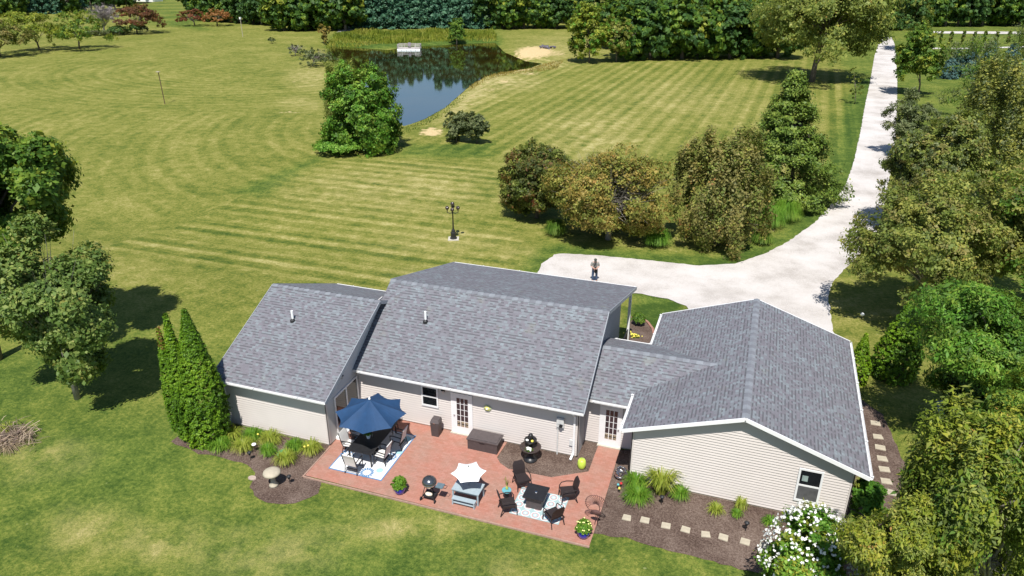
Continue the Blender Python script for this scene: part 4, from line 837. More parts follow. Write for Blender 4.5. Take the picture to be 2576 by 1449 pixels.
def row(u0, u1, v, keys, n, hgt_m, where, group, back=0.0, jit=3.0, rr=None, v1=None):
    rr = random.Random(int(u0+v*3+n)); uu = [u0+(u1-u0)*(i+.5)/n for i in range(n)]
    for i, u in enumerate(uu):
        vv = v if v1 is None else v+(v1-v)*(i+.5)/n
        b = G(u, vv); d = Vector((b.x-CAMPOS[0], b.y-CAMPOS[1], 0)).normalized(); b = b+d*(back+rr.uniform(0, jit)); b.z = hgt(b.x, b.y)
        k = keys[rr.randrange(len(keys))]; P = PROTO[k]; s = hgt_m*rr.uniform(.88, 1.15)/P[1]
        lab = '%s %s from the left %s' % (NM[k][1], ORD[i], where)
        if not P[2]:
            o = P[0]; P[2] = True; o.location = b; o.rotation_euler.z = rr.uniform(0, 6.28); o['label'] = lab
        else: o = dup(P[0], b, rr.uniform(0, 6.28), lab)
        o.scale = (s*rr.uniform(.9, 1.1), s*rr.uniform(.9, 1.1), s); o['group'] = group; o['category'] = 'conifer' if k == 'pine' else 'tree'
        nm = NM[k][0]; o.name = nm
row(872, 1228, 72, ['pine'], 15, 14.0, 'in the pine row behind the pond', 'pines behind the pond', jit=2)
row(880, 1228, 66, ['pine'], 12, 15.0, 'in the back row behind the pond', 'pines behind the pond', back=3, jit=4)
row(1222, 1470, 72, ['green', 'dark', 'mix'], 9, 13.5, 'in the woods edge right of the pines', 'woods right of the pines')
row(1210, 1500, 60, ['green', 'dark', 'olive'], 9, 16, 'in the second row right of the pines', 'woods right of the pines', back=4)
row(700, 885, 78, ['green', 'mix', 'green'], 6, 15, 'in the woods edge left of the pines', 'woods left of the pines')
row(640, 900, 62, ['dark', 'green'], 8, 16, 'in the second row left of the pines', 'woods left of the pines', back=4)
row(500, 705, 50, ['dark', 'dark', 'green'], 11, 13, 'in the woods behind the red trees', 'far woods behind the red trees', v1=66)
row(490, 700, 38, ['dark', 'olive'], 9, 15, 'behind the red trees, back row', 'far woods behind the red trees', back=5)
row(-80, 335, 48, ['dark', 'green', 'pine'], 14, 12, 'in the far woods behind the left field', 'far woods behind the left field', v1=22)
row(-120, 340, 30, ['dark', 'green'], 12, 15, 'in the back row behind the left field', 'far woods behind the left field', back=6, v1=12)
row(1575, 1975, 150, ['green', 'dark', 'mix'], 10, 13, 'along the wood edge above the field', 'woods above the striped field', jit=1.5, v1=146)
row(1560, 2010, 125, ['green', 'mix', 'yellow'], 10, 16, 'in the second row above the field', 'woods above the striped field', back=2, v1=118)
row(1540, 2060, 95, ['yellow', 'green', 'olive'], 11, 17, 'in the third row above the field', 'woods above the striped field', back=3)
row(1980, 2215, 118, ['green', 'olive', 'dark'], 6, 14, 'in the woods left of the driveway end', 'woods at the driveway end', v1=92)
row(2060, 2290, 78, ['green', 'dark', 'olive'], 7, 16, 'in the woods beyond the driveway end', 'woods at the driveway end', back=3)
row(2300, 2700, 66, ['green', 'dark', 'mix'], 13, 13, 'in the wood line beyond the sapling rows', 'woods beyond the saplings')
row(2290, 2720, 52, ['dark', 'olive'], 12, 16, 'in the back wood line beyond the saplings', 'woods beyond the saplings', back=5)
for bb, bs, lb, m_ in [((1424, 8, 1542, 156), (1482, 158), 'bright yellow green tree at the corner of the wood edge by the sandy bank', L_yell), ((1508, 32, 1592, 152), (1550, 156), 'golden green tree beside the bright corner tree of the wood edge', L_goldgreen)]:
    b, c, r = fit(bb, bs); tree('tree', lb, b, c, r, 'bushy', m_, 8500, .27, tr=.14, extra=[(L_bright, .25)])
# saplings in rows
sp = None
for i, u in enumerate([2364, 2389, 2419, 2447, 2474, 2504, 2534, 2564]):
    b = G(u, 110)
    if sp is None: sp = tree('sapling', 'slim sapling %s from the left in the planted row' % ORD[i], b, b+Vector((0, 0, 1.5)), (.42, .42, 1.4), 'feather', L_brown, 420, .13, tr=.04, nlimb=4, extra=[(L_green, .5)], group='saplings planted in a row')
    else:
        o = dup(sp, b, i*1.3, 'slim sapling %s from the left in the planted row' % ORD[i]); o.scale = (1+.1*(i % 3), 1+.1*(i % 3), 1-.06*(i % 2))
# blades: clumps, reeds
def blades(n, R_, H, w_, rng, arch=1.0, up=.5):
    a = rng.uniform(0, 2*PI, n); q = rng.uniform(0, .35, n)*R_; L = H*rng.uniform(.7, 1.15, n); out = R_*rng.uniform(.35, 1, n)*arch; V = []; F = []
    for i in range(n):
        d = np.array([math.cos(a[i]), math.sin(a[i]), 0]); s_ = np.array([-d[1], d[0], 0])*w_/2; p0 = d*q[i]; z = L[i]; o = out[i]
        pts = [p0, p0+d*o*.25+np.array([0, 0, z*.6]), p0+d*o*.6+np.array([0, 0, z*.92]), p0+d*o+np.array([0, 0, z*up])]; k = len(V)
        for j, p in enumerate(pts): V += [p-s_*(1-.28*j), p+s_*(1-.28*j)]
        F += [(k+2*j, k+2*j+1, k+2*j+3, k+2*j+2) for j in range(3)]
    return V, F
def clump(name, label, cat, b, n, R_, H, w_, mat, group=None, seed=0, arch=1.0, up=.5, flowers=0):
    rng = np.random.default_rng(seed); root = thing(name, b, label, cat, group); V, F = blades(n, R_, H, w_, rng, arch, up)
    o = bpy.data.objects.new('foliage', npmesh('foliage', V, F, [mat])); col.objects.link(o); o.parent = root
    if flowers:
        m_ = MB()
        for _ in range(flowers): m_.ball((rng.normal()*R_*.4, rng.normal()*R_*.4, H*1.0), .045, 6)
        m_.build('bloom', M_yellow, root)
    return root
Zp = lambda ox, oy, x, y, s: G((ox+x/s)*.83854, (oy+y/s)*.83854)
lab9 = ['behind the others beside the arborvitae', 'nearest the arborvitae at the lawn edge', 'left of the white capped garden light', 'with a yellow bloom close to the wing wall', 'close to the middle of the wing wall', 'small one in the middle of the left bed', 'in front of the green lid', 'right of the green lid by the wall', 'nearest the patio with yellow blooms']
for i, (x, y, R_) in enumerate([(870, 790, .5), (740, 920, .45), (1010, 930, .45), (1130, 800, .42), (1340, 840, .48), (1310, 990, .34), (1520, 1080, .42), (1640, 930, .38), (1830, 960, .45)]):
    clump('daylily_clump', 'green daylily clump %s' % lab9[i], 'plant', Zp(480, 1120, x, y, 4.025), 300, R_*1.25, .5, .036, L_lawny if i % 2 else L_yblade, 'daylilies in the left bed', i, flowers=(1 if i in (3,) else 2 if i == 8 else 0))
clump('daylily_clump', 'lush bright green clump at the left corner of the garage wall', 'plant', Zp(1760, 1160, 590, 1200, 4.025), 320, .55, .55, .035, L_lawny, seed=21)
clump('daylily_clump', 'lush bright green clump in front, nearest the patio walk', 'plant', Zp(1760, 1160, 610, 1370, 4.025), 420, .62, .5, .035, L_lawny, seed=22)
clump('yucca_plant', 'tall spiky yellow green plant against the garage wall', 'plant', Zp(1760, 1160, 890, 1270, 4.025), 260, .75, 1.0, .05, L_yblade, seed=23, up=.75)
clump('daylily_clump', 'green clump right of the tall spiky plant', 'plant', Zp(1760, 1160, 1120, 1340, 4.025), 260, .45, .45, .035, L_lawny, seed=24)
for i, (u, v, R_, H, m_, lb) in enumerate([(1800, 1290, .38, .35, L_yblade, 'small yellowish clump in the middle of the garage bed'), (1862, 1283, .3, .5, L_yblade, 'small wispy clump close to the garage wall'), (1852, 1300, .25, .3, L_lawny, 'small low clump right of the middle of the garage bed'),
                                          (1938, 1317, .38, .22, L_lawny, 'low dark green mat of leaves in the garage bed'), (2040, 1318, .7, .9, L_yblade, 'arching yellow green grass behind the white flowering shrub'), (2168, 1240, .5, .6, L_yblade, 'arching variegated grass at the right garage corner')]):
    clump('grass_clump', lb, 'plant', G(u, v), 160, R_, H, .035, m_, seed=40+i)
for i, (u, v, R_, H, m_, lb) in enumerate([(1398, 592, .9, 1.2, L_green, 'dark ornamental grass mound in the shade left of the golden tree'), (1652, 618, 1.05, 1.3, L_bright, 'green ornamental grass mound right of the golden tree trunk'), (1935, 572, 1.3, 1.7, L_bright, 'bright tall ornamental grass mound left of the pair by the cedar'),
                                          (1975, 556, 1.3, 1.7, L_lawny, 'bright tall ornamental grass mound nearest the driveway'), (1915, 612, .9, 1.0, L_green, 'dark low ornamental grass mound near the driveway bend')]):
    clump('ornamental_grass', lb, 'plant', G(u, v), 900, R_, H, .045, m_, seed=60+i, up=.35)
def reeds(name, label, poly, n, H, w_, mat, seed):
    rng = np.random.default_rng(seed); W_ = np.array([G(u, v)[:2] for u, v in poly]); lo, hi = W_.min(0), W_.max(0); P = rng.uniform(lo, hi, (n*4, 2)); P = P[(polydist(P, W_) < 0)][:n]; P = P[polydist(P, pondw) > -.3]
    z = hgt_np(P[:, 0], P[:, 1]); k = len(P); hh = H*rng.uniform(.5, 1.2, k)*(0.6+.8*np.clip(np.sin(P[:, 0]*.35)+np.sin(P[:, 1]*.5+P[:, 0]*.15), 0, 1)); a = rng.uniform(0, PI, k); s_ = np.stack([np.cos(a), np.sin(a), 0*a], 1)*w_; B = np.stack([P[:, 0], P[:, 1], z], 1)
    ln = rng.normal(0, .25, (k, 3))*hh[:, None]; ln[:, 2] = hh
    V = np.stack([B-s_, B+s_, B+s_*.5+ln, B-s_*.5+ln], 1).reshape(-1, 3); o = bpy.data.objects.new(name, npmesh(name, V, np.arange(4*k).reshape(k, 4), [mat])); col.objects.link(o); o['kind'] = 'stuff'; tag(o, label, 'grass')
reeds('tall_grass', 'tall yellow green grass and reeds on the far bank of the pond', [(820, 122), (850, 84), (1000, 78), (1240, 78), (1252, 105), (1170, 112), (1035, 120), (900, 126)], 9000, .8, .11, L_reed, 1)
reeds('tall_grass', 'rough unmown grass on the left bank and near tip of the pond', [(805, 150), (829, 114), (866, 172), (915, 215), (968, 264), (985, 305), (1014, 322), (1119, 272), (1160, 240), (1172, 242), (1125, 285), (1060, 322), (1000, 345), (930, 330), (880, 240), (830, 190)], 7000, .4, .07, L_olive, 2)
reeds('tall_grass', 'rough brown grass around the right arm of the pond', [(1176, 222), (1219, 194), (1288, 179), (1325, 174), (1363, 162), (1420, 150), (1400, 175), (1300, 186), (1222, 204), (1180, 232)], 1500, .3, .06, L_gold, 3)
# brush pile at the left edge
bp = thing('brush_pile', G(30, 1105), 'pile of dry twigs and dead grass at the left edge of the lawn', 'brush pile'); rng = np.random.default_rng(9); m_ = MB()
for _ in range(300):
    p = rng.normal(0, 1, 3)*np.array([.5, .42, .12])+np.array([0, 0, .12]); d = rng.normal(0, 1, 3)*np.array([1, 1, .45]); d = d/np.linalg.norm(d)*rng.uniform(.15, .5); m_.tube([p-d, p+d*.2+np.array([0, 0, .05]), p+d], [.014, .011, .005], 3, int(rng.integers(0, 3)), cap=False)
m_.build('twigs', [simple('pale_straw', (.42, .33, .24), .9), simple('brown_twigs', (.13, .09, .08), .9), simple('tan_straw', (.30, .22, .16), .9)], bp)
V, F = blades(60, .5, .35, .03, rng); o = bpy.data.objects.new('foliage', npmesh('foliage', np.array(V)+np.array([-.75, .3, 0]), F, [L_yblade])); col.objects.link(o); o.parent = bp
V, F = blades(500, 1.1, .22, .03, rng, up=.1); o = bpy.data.objects.new('dead_grass', npmesh('dead_grass', np.array(V)+np.array([0, -.3, 0]), F, [L_dry])); col.objects.link(o); o.parent = bp
#PART3
# ------------------------------------------------------------------ things on and around the patio
PZ = .036
# rugs
def rug(name, label, x0, x1, y0, y1): return thing(name, (0, 0, 0), label, 'rug')
M_rugw = simple('rug_white', (.72, .72, .72), .9, var=.03); M_rugb = simple('rug_blue', (.10, .22, .40), .9, var=.1); M_rugl = simple('rug_light_blue', (.34, .58, .64), .9, var=.05); M_rugp = simple('rug_pink', (.46, .36, .36), .9, var=.05)
x0, x1, y0, y1 = 6.31, 8.80, -1.0, 2.27; cx, cy = (x0+x1)/2, (y0+y1)/2; w2, h2 = (x1-x0)/2, (y1-y0)/2; z = PZ
g = MB(); g.box(-w2, w2, -h2, h2, 0, .008, 1); g.box(-w2+.05, w2-.05, -h2+.05, h2-.05, .0081, .010, 0)
def disc(m_, x, y, r_, zz, mi, n=24, sy=1): m_.add([(x+r_*math.cos(2*PI*i/n), y+r_*sy*math.sin(2*PI*i/n), zz) for i in range(n)], [tuple(range(n))], mi)
def petals(m_, x, y, r0, r1, k, zz, mi, wd=.045):
    for i in range(k):
        a = 2*PI*i/k; d = np.array([math.cos(a), math.sin(a)]); s_ = np.array([-d[1], d[0]]); P = [d*r0, d*(r0*.5+r1*.5)+s_*wd, d*r1+s_*wd*.4, d*r1-s_*wd*.4, d*(r0*.5+r1*.5)-s_*wd]
        m_.add([(x+p[0], y+p[1], zz) for p in P][::-1], [tuple(range(5))], mi)
for (px, py, ra, k) in ((7.98, -.72, .32, 16), (6.62, .05, .34, 10), (8.45, .55, .26, 12), (6.75, 1.7, .3, 12)):
    petals(g, px-cx, py-cy, ra*.42, ra, k, .0112, 1); 
for (px, py, ra) in ((8.42, -.42, .15), (8.62, .95, .16), (8.5, 1.9, .2)): disc(g, px-cx, py-cy, ra, .0112, 2)
tag(g.build('rug', [M_rugw, M_rugb, M_rugl], loc=(cx, cy, z)), 'white rug with blue flowers and blue border under the dining set', 'rug')
x0, x1, y0, y1 = 14.35, 16.33, -1.07, .53; cx, cy = (x0+x1)/2, (y0+y1)/2; w2, h2 = (x1-x0)/2, (y1-y0)/2
g = MB(); g.box(-w2, w2, -h2, h2, 0, .008, 0)
M_rugbase = simple('rug_pale_aqua', (.34, .46, .47), .9, var=.08)
for i in range(5):
    for j in range(4):
        px, py = -w2+.21+i*.392, -h2+.2+j*.4
        disc(g, px, py, .18, .0092, 1); disc(g, px, py, .15, .0100, 2); disc(g, px, py, .085, .0108, 3); disc(g, px, py, .045, .0116, 1, 10)
tag(g.build('rug', [M_rugbase, M_rugw, M_rugp, M_rugl], loc=(cx, cy, z)), 'pale aqua rug with round pink and white medallions under the fire table', 'rug')
PF = PZ+.012
# dining table
dt = thing('dining_table', (7.50, .95, PF), 'long black metal dining table under the blue parasol', 'table')
MB().box(-.57, .57, -1.40, 1.05, .69, .72).build('tabletop', M_black, dt)
for sx in (-.5, .5):
    for sy in (-1.3, .95): MB().box(sx-.025, sx+.025, sy-.025, sy+.025, 0, .689).build('leg', M_black, dt)
MB().box(-.5, .5, -1.3, .95, .64, .688).build('apron', M_black, dt) if 0 else MB().box(-.5, .5, -.03, .03, .64, .688).build('stretcher', M_black, dt)
# blue parasol
um = thing('patio_parasol', (7.60, .62, PF), 'big open navy blue parasol standing through the dining table', 'parasol')
MB().tube([(0, 0, 0), (0, 0, 2.72)], .022, 8).build('pole', M_steel, um); MB().lathe([(.24, 0), (.24, .05), (.06, .1), (.04, .2)], 16).build('base', M_blackmatte, um)
cv = MB(); n = 8; Rr = 1.52; tips = [(Rr*math.cos(2*PI*(i+.5)/n-.1), Rr*math.sin(2*PI*(i+.5)/n-.1)) for i in range(n)]
cloth = []; seg = 6
for i in range(n):
    a, b_ = tips[i], tips[(i+1) % n]
    o0 = len(cv.v); vs = []
    for j in range(seg+1):
        t = j/seg; zz = 2.68-.66*t**.9
        for k in range(seg+1):
            s_ = k/seg; px, py = a[0]*(1-s_)+b_[0]*s_, a[1]*(1-s_)+b_[1]*s_; sc_ = 1-.10*math.sin(PI*s_)*t; sag = -.07*math.sin(PI*s_)*t
            vs.append((px*t*sc_, py*t*sc_, zz+sag))
    cv.add(vs, [(j*(seg+1)+k, j*(seg+1)+k+1, (j+1)*(seg+1)+k+1, (j+1)*(seg+1)+k) for j in range(seg) for k in range(seg)])
canopy = cv.build('canopy', M_navy, um)
MB().lathe([(.05, 2.69), (.045, 2.73), (.02, 2.78)], 10).build('finial', M_cream, um)
for i in range(n): MB().tube([(0, 0, 2.64), (tips[i][0]*.98, tips[i][1]*.98, 2.0)], .01, 4).build('rib', M_steel, um)
pt = thing('potted_plant', (7.42, .55, PF+.725), 'small green potted plant on the shaded dining table', 'plant')
MB().lathe([(.07, 0), (.1, .14), (.09, .15)], 12).build('pot', M_white, pt); V, F = blades(90, .2, .22, .03, np.random.default_rng(2)); V = np.array(V)+np.array([0, 0, .13]); o = bpy.data.objects.new('foliage', npmesh('foliage', V, F, [L_bright])); col.objects.link(o); o.parent = pt
# sling chairs: faces +y in local space
def sling_chair():
    r_ = thing('patio_chair', (0, 0, 0), '', 'chair', 'sling chairs around the dining table')
    s_ = MB(); prof = [(.27, .41), (.1, .39), (-.12, .37), (-.2, .385)]; 
    for i in range(3): (a, za), (b_, zb) = prof[i], prof[i+1]; s_.beam((0, a, za), (0, b_, zb), .50, .035)
    s_.build('seat', M_sling, r_)
    s_ = MB(); prof = [(-.215, .40), (-.25, .6), (-.30, .82), (-.36, 1.0)]
    for i in range(3): (a, za), (b_, zb) = prof[i], prof[i+1]; s_.beam((0, a, za), (0, b_, zb), .50, .03)
    s_.build('backrest', M_sling, r_)
    for sx in (-.28, .28):
        MB().tube([(sx, .28, .43), (sx, -.2, .39), (sx, -.27, .62), (sx, -.37, 1.02)], .02, 6).build('side_rail', M_black, r_)
        MB().tube([(sx, .27, .64), (sx, .1, .67), (sx, -.27, .63)], .024, 6).build('armrest', M_black, r_)
        MB().tube([(sx, .25, 0), (sx, .26, .64)], .02, 6).build('leg', M_black, r_); MB().tube([(sx, -.27, 0), (sx, -.18, .4)], .02, 6).build('leg', M_black, r_)
    MB().tube([(-.28, .25, .12), (.28, .25, .12)], .014, 5).build('stretcher', M_black, r_)
    MB().box(-.25, .25, -.2, -.12, .2, .22).tube([(-.28, -.24, .2), (.28, -.24, .2)], .014, 5).build('rear_stretcher', M_black, r_); return r_
sc0 = sling_chair(); spots = [(7.42, -.78, 0, 'sling chair at the near end of the dining table, its back to the lawn'), (8.28, .15, PI/2, 'sling chair at the right side of the table, near the lawn'), (8.42, 1.35, PI/2, 'sling chair at the right side of the table, near the wall'),
         (6.62, .35, -PI/2, 'sling chair at the left side of the table, near the lawn'), (6.60, 1.15, -PI/2, 'sling chair at the left side of the table, near the sliding door'), (7.5, 2.25, PI, 'sling chair at the far end of the dining table, in the parasol shade')]
for i, (x, y, a, lb) in enumerate(spots):
    o = sc0 if i == 0 else dup(sc0, (x, y, PF), a, lb); o.location = (x, y, PF); o.rotation_euler.z = a; o['label'] = lb
# wicker chairs
def wicker_chair():
    r_ = thing('wicker_chair', (0, 0, 0), '', 'chair', 'dark wicker chairs around the fire table')
    MB().prism([(-.25, -.24), (.25, -.24), (.27, .26), (-.27, .26)], .34, .43).build('seat', M_darkbrown, r_)
    s_ = MB(); prof = [(-.24, .42), (-.28, .62), (-.35, .84), (-.40, .96)]; wd = [.48, .52, .50, .36]
    for i in range(3):
        (a, za), (b_, zb) = prof[i], prof[i+1]; s_.add([(-wd[i]/2, a, za), (wd[i]/2, a, za), (wd[i+1]/2, b_, zb), (-wd[i+1]/2, b_, zb), (-wd[i]/2, a-.03, za), (wd[i]/2, a-.03, za), (wd[i+1]/2, b_-.03, zb), (-wd[i+1]/2, b_-.03, zb)],
              [(0, 1, 2, 3), (7, 6, 5, 4), (0, 3, 7, 4), (1, 5, 6, 2), (3, 2, 6, 7), (0, 4, 5, 1)])
    s_.build('backrest', M_darkbrown, r_)
    for sx in (-.29, .29):
        MB().tube([(sx, .30, 0), (sx, .27, .5), (sx, .2, .62), (sx, 0, .66), (sx, -.28, .62)], .02, 6).build('armrest', M_darkbrown, r_)
        MB().tube([(sx*.95, -.34, 0), (sx*.9, -.24, .36)], .022, 6).build('leg', M_darkbrown, r_)
    MB().tube([(-.27, .2, .32), (0, .3, .18), (.27, .2, .32)], .015, 5).build('brace', M_darkbrown, r_); return r_
wc = wicker_chair()
for i, (x, y, a, lb) in enumerate([(14.32, .58, R(-140), 'dark wicker chair beside the mulch bed, behind the blue side table'), (16.28, .42, R(118), 'dark wicker chair at the right of the fire table, nearest the walk'), (14.28, -.98, R(-60), 'dark wicker chair at the lawn edge left of the fire table'), (16.1, -.98, R(48), 'dark wicker chair at the lawn edge right of the fire table')]):
    o = wc if i == 0 else dup(wc, (x, y, PF), a, lb); o.location = (x, y, PF); o.rotation_euler.z = a; o['label'] = lb
ft = thing('fire_table', (15.18, -.25, PF), 'square black fire table with a tiled top and closed brown base', 'fire table')
MB().box(-.43, .43, -.43, .43, .53, .585).build('tabletop', M_black, ft); MB().box(-.31, .31, -.31, .31, 0, .529).build('base', M_brownres, ft); MB().lathe([(.06, .586), (.05, .596)], 12).build('burner_cap', M_steel, ft)
st = thing('side_table', (14.02, -.40, PF), 'small aqua blue ceramic side table by the wicker chairs', 'side table')
MB().lathe([(.16, .42), (.185, .45), (.19, .49), (.17, .505)], 20).build('tabletop', M_aqua, st); MB().lathe([(.12, 0), (.08, .15), (.09, .3), (.14, .42)], 14).build('base', M_blackmatte, st)
bv = thing('bottle_vase', (14.02, -.38, PF+.51), 'green glass bottle vase with a sprig on the aqua side table', 'vase'); MB().lathe([(.045, 0), (.06, .03), (.055, .1), (.02, .17), (.02, .24)], 12).build('bottle', simple('green_glass', (.42, .46, .10), .15, spec=.6), bv)
V, F = blades(16, .16, .34, .02, np.random.default_rng(4)); o = bpy.data.objects.new('sprig', npmesh('sprig', np.array(V)+np.array([0, 0, .2]), F, [L_goldgreen])); col.objects.link(o); o.parent = bv
# children's table with bench and white umbrella
kt = thing('play_table', (12.55, -.80, PZ), 'low blue grey wooden table under the small white umbrella', 'table')
MB().box(-.57, .57, -.33, .37, .53, .56).build('tabletop', M_bluegrey, kt)
for sx in (-.52, .52):
    for sy in (-.28, .32): MB().box(sx-.03, sx+.03, sy-.03, sy+.03, 0, .529).build('leg', M_bluegrey, kt)
MB().box(-.48, .48, -.26, .3, .42, .44).build('shelf', M_bluegrey, kt)
def bench(y, lb):
    b_ = thing('play_bench', (12.55, y, PZ), lb, 'bench', 'blue grey benches of the play table'); MB().box(-.48, .48, -.11, .11, .27, .295).build('seat', M_bluegrey, b_); MB().box(-.44, .44, -.09, .09, .10, .12).build('shelf', M_bluegrey, b_)
    for sx in (-.45, .45): MB().box(sx-.025, sx+.025, -.1, .1, 0, .269).build('leg', M_bluegrey, b_)
bench(-1.24, 'low blue grey bench on the lawn side of the play table')
wu = thing('small_umbrella', (12.55, -.70, PZ), 'small bright white star shaped umbrella over the blue grey table', 'umbrella')
MB().tube([(0, 0, 0), (0, 0, 1.5)], .018, 8).build('pole', M_steel, wu)
cv = MB(); n = 6; Rr = .70; tips = [(Rr*math.cos(2*PI*i/n+.45), Rr*math.sin(2*PI*i/n+.45)) for i in range(n)]
for i in range(n):
    a, b_ = tips[i], tips[(i+1) % n]; vs = []
    for j in range(seg+1):
        t = j/seg
        for k in range(seg+1):
            s_ = k/seg; px, py = a[0]*(1-s_)+b_[0]*s_, a[1]*(1-s_)+b_[1]*s_; sc_ = 1-.12*math.sin(PI*s_)*t; vs.append((px*t*sc_, py*t*sc_, 1.47-.26*t-.03*math.sin(PI*s_)*t))
    cv.add(vs, [(j*(seg+1)+k, j*(seg+1)+k+1, (j+1)*(seg+1)+k+1, (j+1)*(seg+1)+k) for j in range(seg) for k in range(seg)])
cv.build('canopy', M_cream, wu); MB().lathe([(.03, 1.47), (.01, 1.52)], 8).build('finial', M_steel, wu)
# kettle grill
kg = thing('kettle_grill', (11.12, -1.28, PZ), 'round silver lidded kettle grill on a black wheeled stand', 'grill')
k_ = MB(); pr_ = [(.29*math.cos(a), .80+.24*math.sin(a)) for a in np.linspace(0, PI/2-.1, 9)]; k_.lathe(pr_, 24); k_.build('lid', simple('grill_lid', (.16, .17, .18), .22, metal=.8, var=.1), kg, smooth=True)
k_ = MB(); k_.lathe([(.08, .55), (.2, .62), (.28, .74), (.29, .795)], 24); k_.build('bowl', M_steel, kg, smooth=True)
MB().tube([(-.08, 0, 1.04), (-.06, 0, 1.1), (.06, 0, 1.1), (.08, 0, 1.04)], .012, 6).build('lid_handle', M_black, kg)
MB().box(.32, .62, -.17, .12, .74, .77).build('side_shelf', simple('slate_shelf', (.12, .17, .2), .4), kg); MB().tube([(.62, -.1, .75), (.74, -.1, .75), (.74, .06, .75), (.62, .06, .75)], .012, 6).build('towel_bar', M_black, kg)
for (ax, ay, bx, by) in ((-.15, -.12, -.27, -.22), (.15, -.12, .27, -.22), (0, .18, 0, .3)): MB().tube([(ax, ay, .62), (bx, by, .03)], .016, 6).build('leg', M_black, kg)
for sx in (-.3, .3): MB().tube([(sx-.02, -.22, .075), (sx+.02, -.22, .075)], .075, 14).build('wheel', M_blackmatte, kg)
MB().box(-.24, .24, -.2, .2, .18, .2).build('bottom_shelf', M_blackmatte, kg)
MB().ball((0, 0, 0), (.15, .1, .07), 8).ball((.09, -.02, .02), (.08, .07, .07), 8).build('charcoal_bag', simple('cream_paper', (.68, .60, .50), .8), kg, loc=(-.02, -.08, .26))
# pots
def pot(x, y, lb, seed, hgt_=.40, yel=0):
    p_ = thing('potted_shrub', (x, y, PZ), lb, 'potted plant'); MB().lathe([(.13, 0), (.19, .05), (.235, .2), (.24, .33), (.215, .37), (.19, .34)], 22).build('pot', M_cobalt, p_, smooth=True)
    rng = np.random.default_rng(seed); pp, N, cl = crown_leaves('dome', (.30, .30, .42), 3600, .03, rng); pp[:, 2] += hgt_; V, F = leafquads(pp, N, .035, rng, .5); o = bpy.data.objects.new('foliage', npmesh('foliage', V, F, [L_lawny])); col.objects.link(o); o.parent = p_
    if yel:
        rr = random.Random(5)
        for k in range(yel): a = rr.uniform(0, 6.28); e = rr.uniform(.2, 1.2); MB().ball((.3*math.cos(a)*math.cos(e), .3*math.sin(a)*math.cos(e), hgt_+.42*math.sin(e)), .03, 6).build('bloom', simple('pale_yellow_bloom', (.8, .76, .3), .7), p_)
pot(9.84, -1.38, 'cobalt blue pot with a leafy green bush near the kettle grill', 1); pot(17.36, -1.36, 'cobalt blue pot with a bush of pale yellow blooms at the patio corner', 2, yel=14)
# deck box, bin
db = thing('deck_box', (12.0, 2.52, PZ), 'long dark brown plastic storage box against the house wall', 'storage box')
MB().box(-.68, .68, -.36, .36, 0, .48).build('box', M_brownres, db); MB().prism([(-.72, -.39), (.72, -.39), (.72, .39), (-.72, .39)], .482, .54).box(-.66, .66, -.33, .33, .54, .57).build('lid', simple('brown_lid', (.095, .078, .078), .5), db); MB().box(-.12, .12, -.40, -.391, .44, .475).build('handle', M_black, db)
tb_ = thing('trash_bin', (9.62, 2.66, PZ), 'tall narrow dark brown bin against the wall left of the door', 'bin')
MB().add([(-.17, -.17, 0), (.17, -.17, 0), (.17, .17, 0), (-.17, .17, 0), (-.2, -.2, .72), (.2, -.2, .72), (.2, .2, .72), (-.2, .2, .72)], [(3, 2, 1, 0), (4, 5, 6, 7), (0, 1, 5, 4), (1, 2, 6, 5), (2, 3, 7, 6), (3, 0, 4, 7)]).build('body', M_brownres, tb_)
MB().add([(-.21, -.21, .721), (.21, -.21, .721), (.21, .21, .721), (-.21, .21, .721), (-.17, -.12, .86), (.17, -.12, .86), (.17, .19, .86), (-.17, .19, .86)], [(3, 2, 1, 0), (4, 5, 6, 7), (0, 1, 5, 4), (1, 2, 6, 5), (2, 3, 7, 6), (3, 0, 4, 7)]).build('lid', simple('brown_lid', (.095, .078, .078), .5), tb_); MB().box(-.05, .05, -.225, -.2, .70, .73).build('handle', M_steel, tb_)
# fountain
fo = thing('fountain', (14.12, 2.36, .02), 'black three tiered garden fountain with plants in its bowls', 'fountain')
MB().lathe([(.3, 0), (.31, .06), (.2, .12), (.13, .2), (.12, .38), (.2, .44)], 22).build('pedestal', M_black, fo, smooth=True)
MB().lathe([(.1, .44), (.3, .50), (.44, .62), (.46, .66), (.42, .66), (.36, .62), (.1, .60)], 22).build('lower_bowl', simple('fountain_bowl', (.05, .035, .032), .4, var=.3), fo, smooth=True)
MB().lathe([(.09, .60), (.08, .85), (.2, .9), (.265, 1.0), (.27, 1.03), (.24, 1.03), (.18, .98), (.05, .97)], 22).build('upper_bowl', M_black, fo, smooth=True)
MB().lathe([(.07, .97), (.06, 1.05), (.09, 1.12), (.11, 1.2), (.09, 1.28), (.03, 1.32)], 16).build('finial', M_black, fo, smooth=True)
m_ = MB(); rr = random.Random(3)
for k in range(16): m_.ball((rr.uniform(-.1, .12), -.24+rr.uniform(-.08, .08), .68+rr.uniform(0, .06)), .04, 6)
m_.build('white_blooms', M_bloom, fo); V, F = blades(60, .18, .1, .03, np.random.default_rng(6)); o = bpy.data.objects.new('foliage', npmesh('foliage', np.array(V)+np.array([0, -.24, .62]), F, [L_lawny])); col.objects.link(o); o.parent = fo
MB().ball((.11, -.12, 1.05), (.06, .06, .05), 8).build('yellow_bloom', M_yellow, fo); MB().ball((-.11, -.12, 1.05), (.07, .05, .05), 8).build('white_bloom', M_bloom, fo)
tag(MB().lathe([(.12, 0), (.165, .1), (.185, .24), (.165, .38), (.125, .45)], 22).build('garden_stool', M_lime, loc=(16.33, 2.50, .02), smooth=True), 'lime green ceramic garden stool on the mulch by the downspout', 'stool')
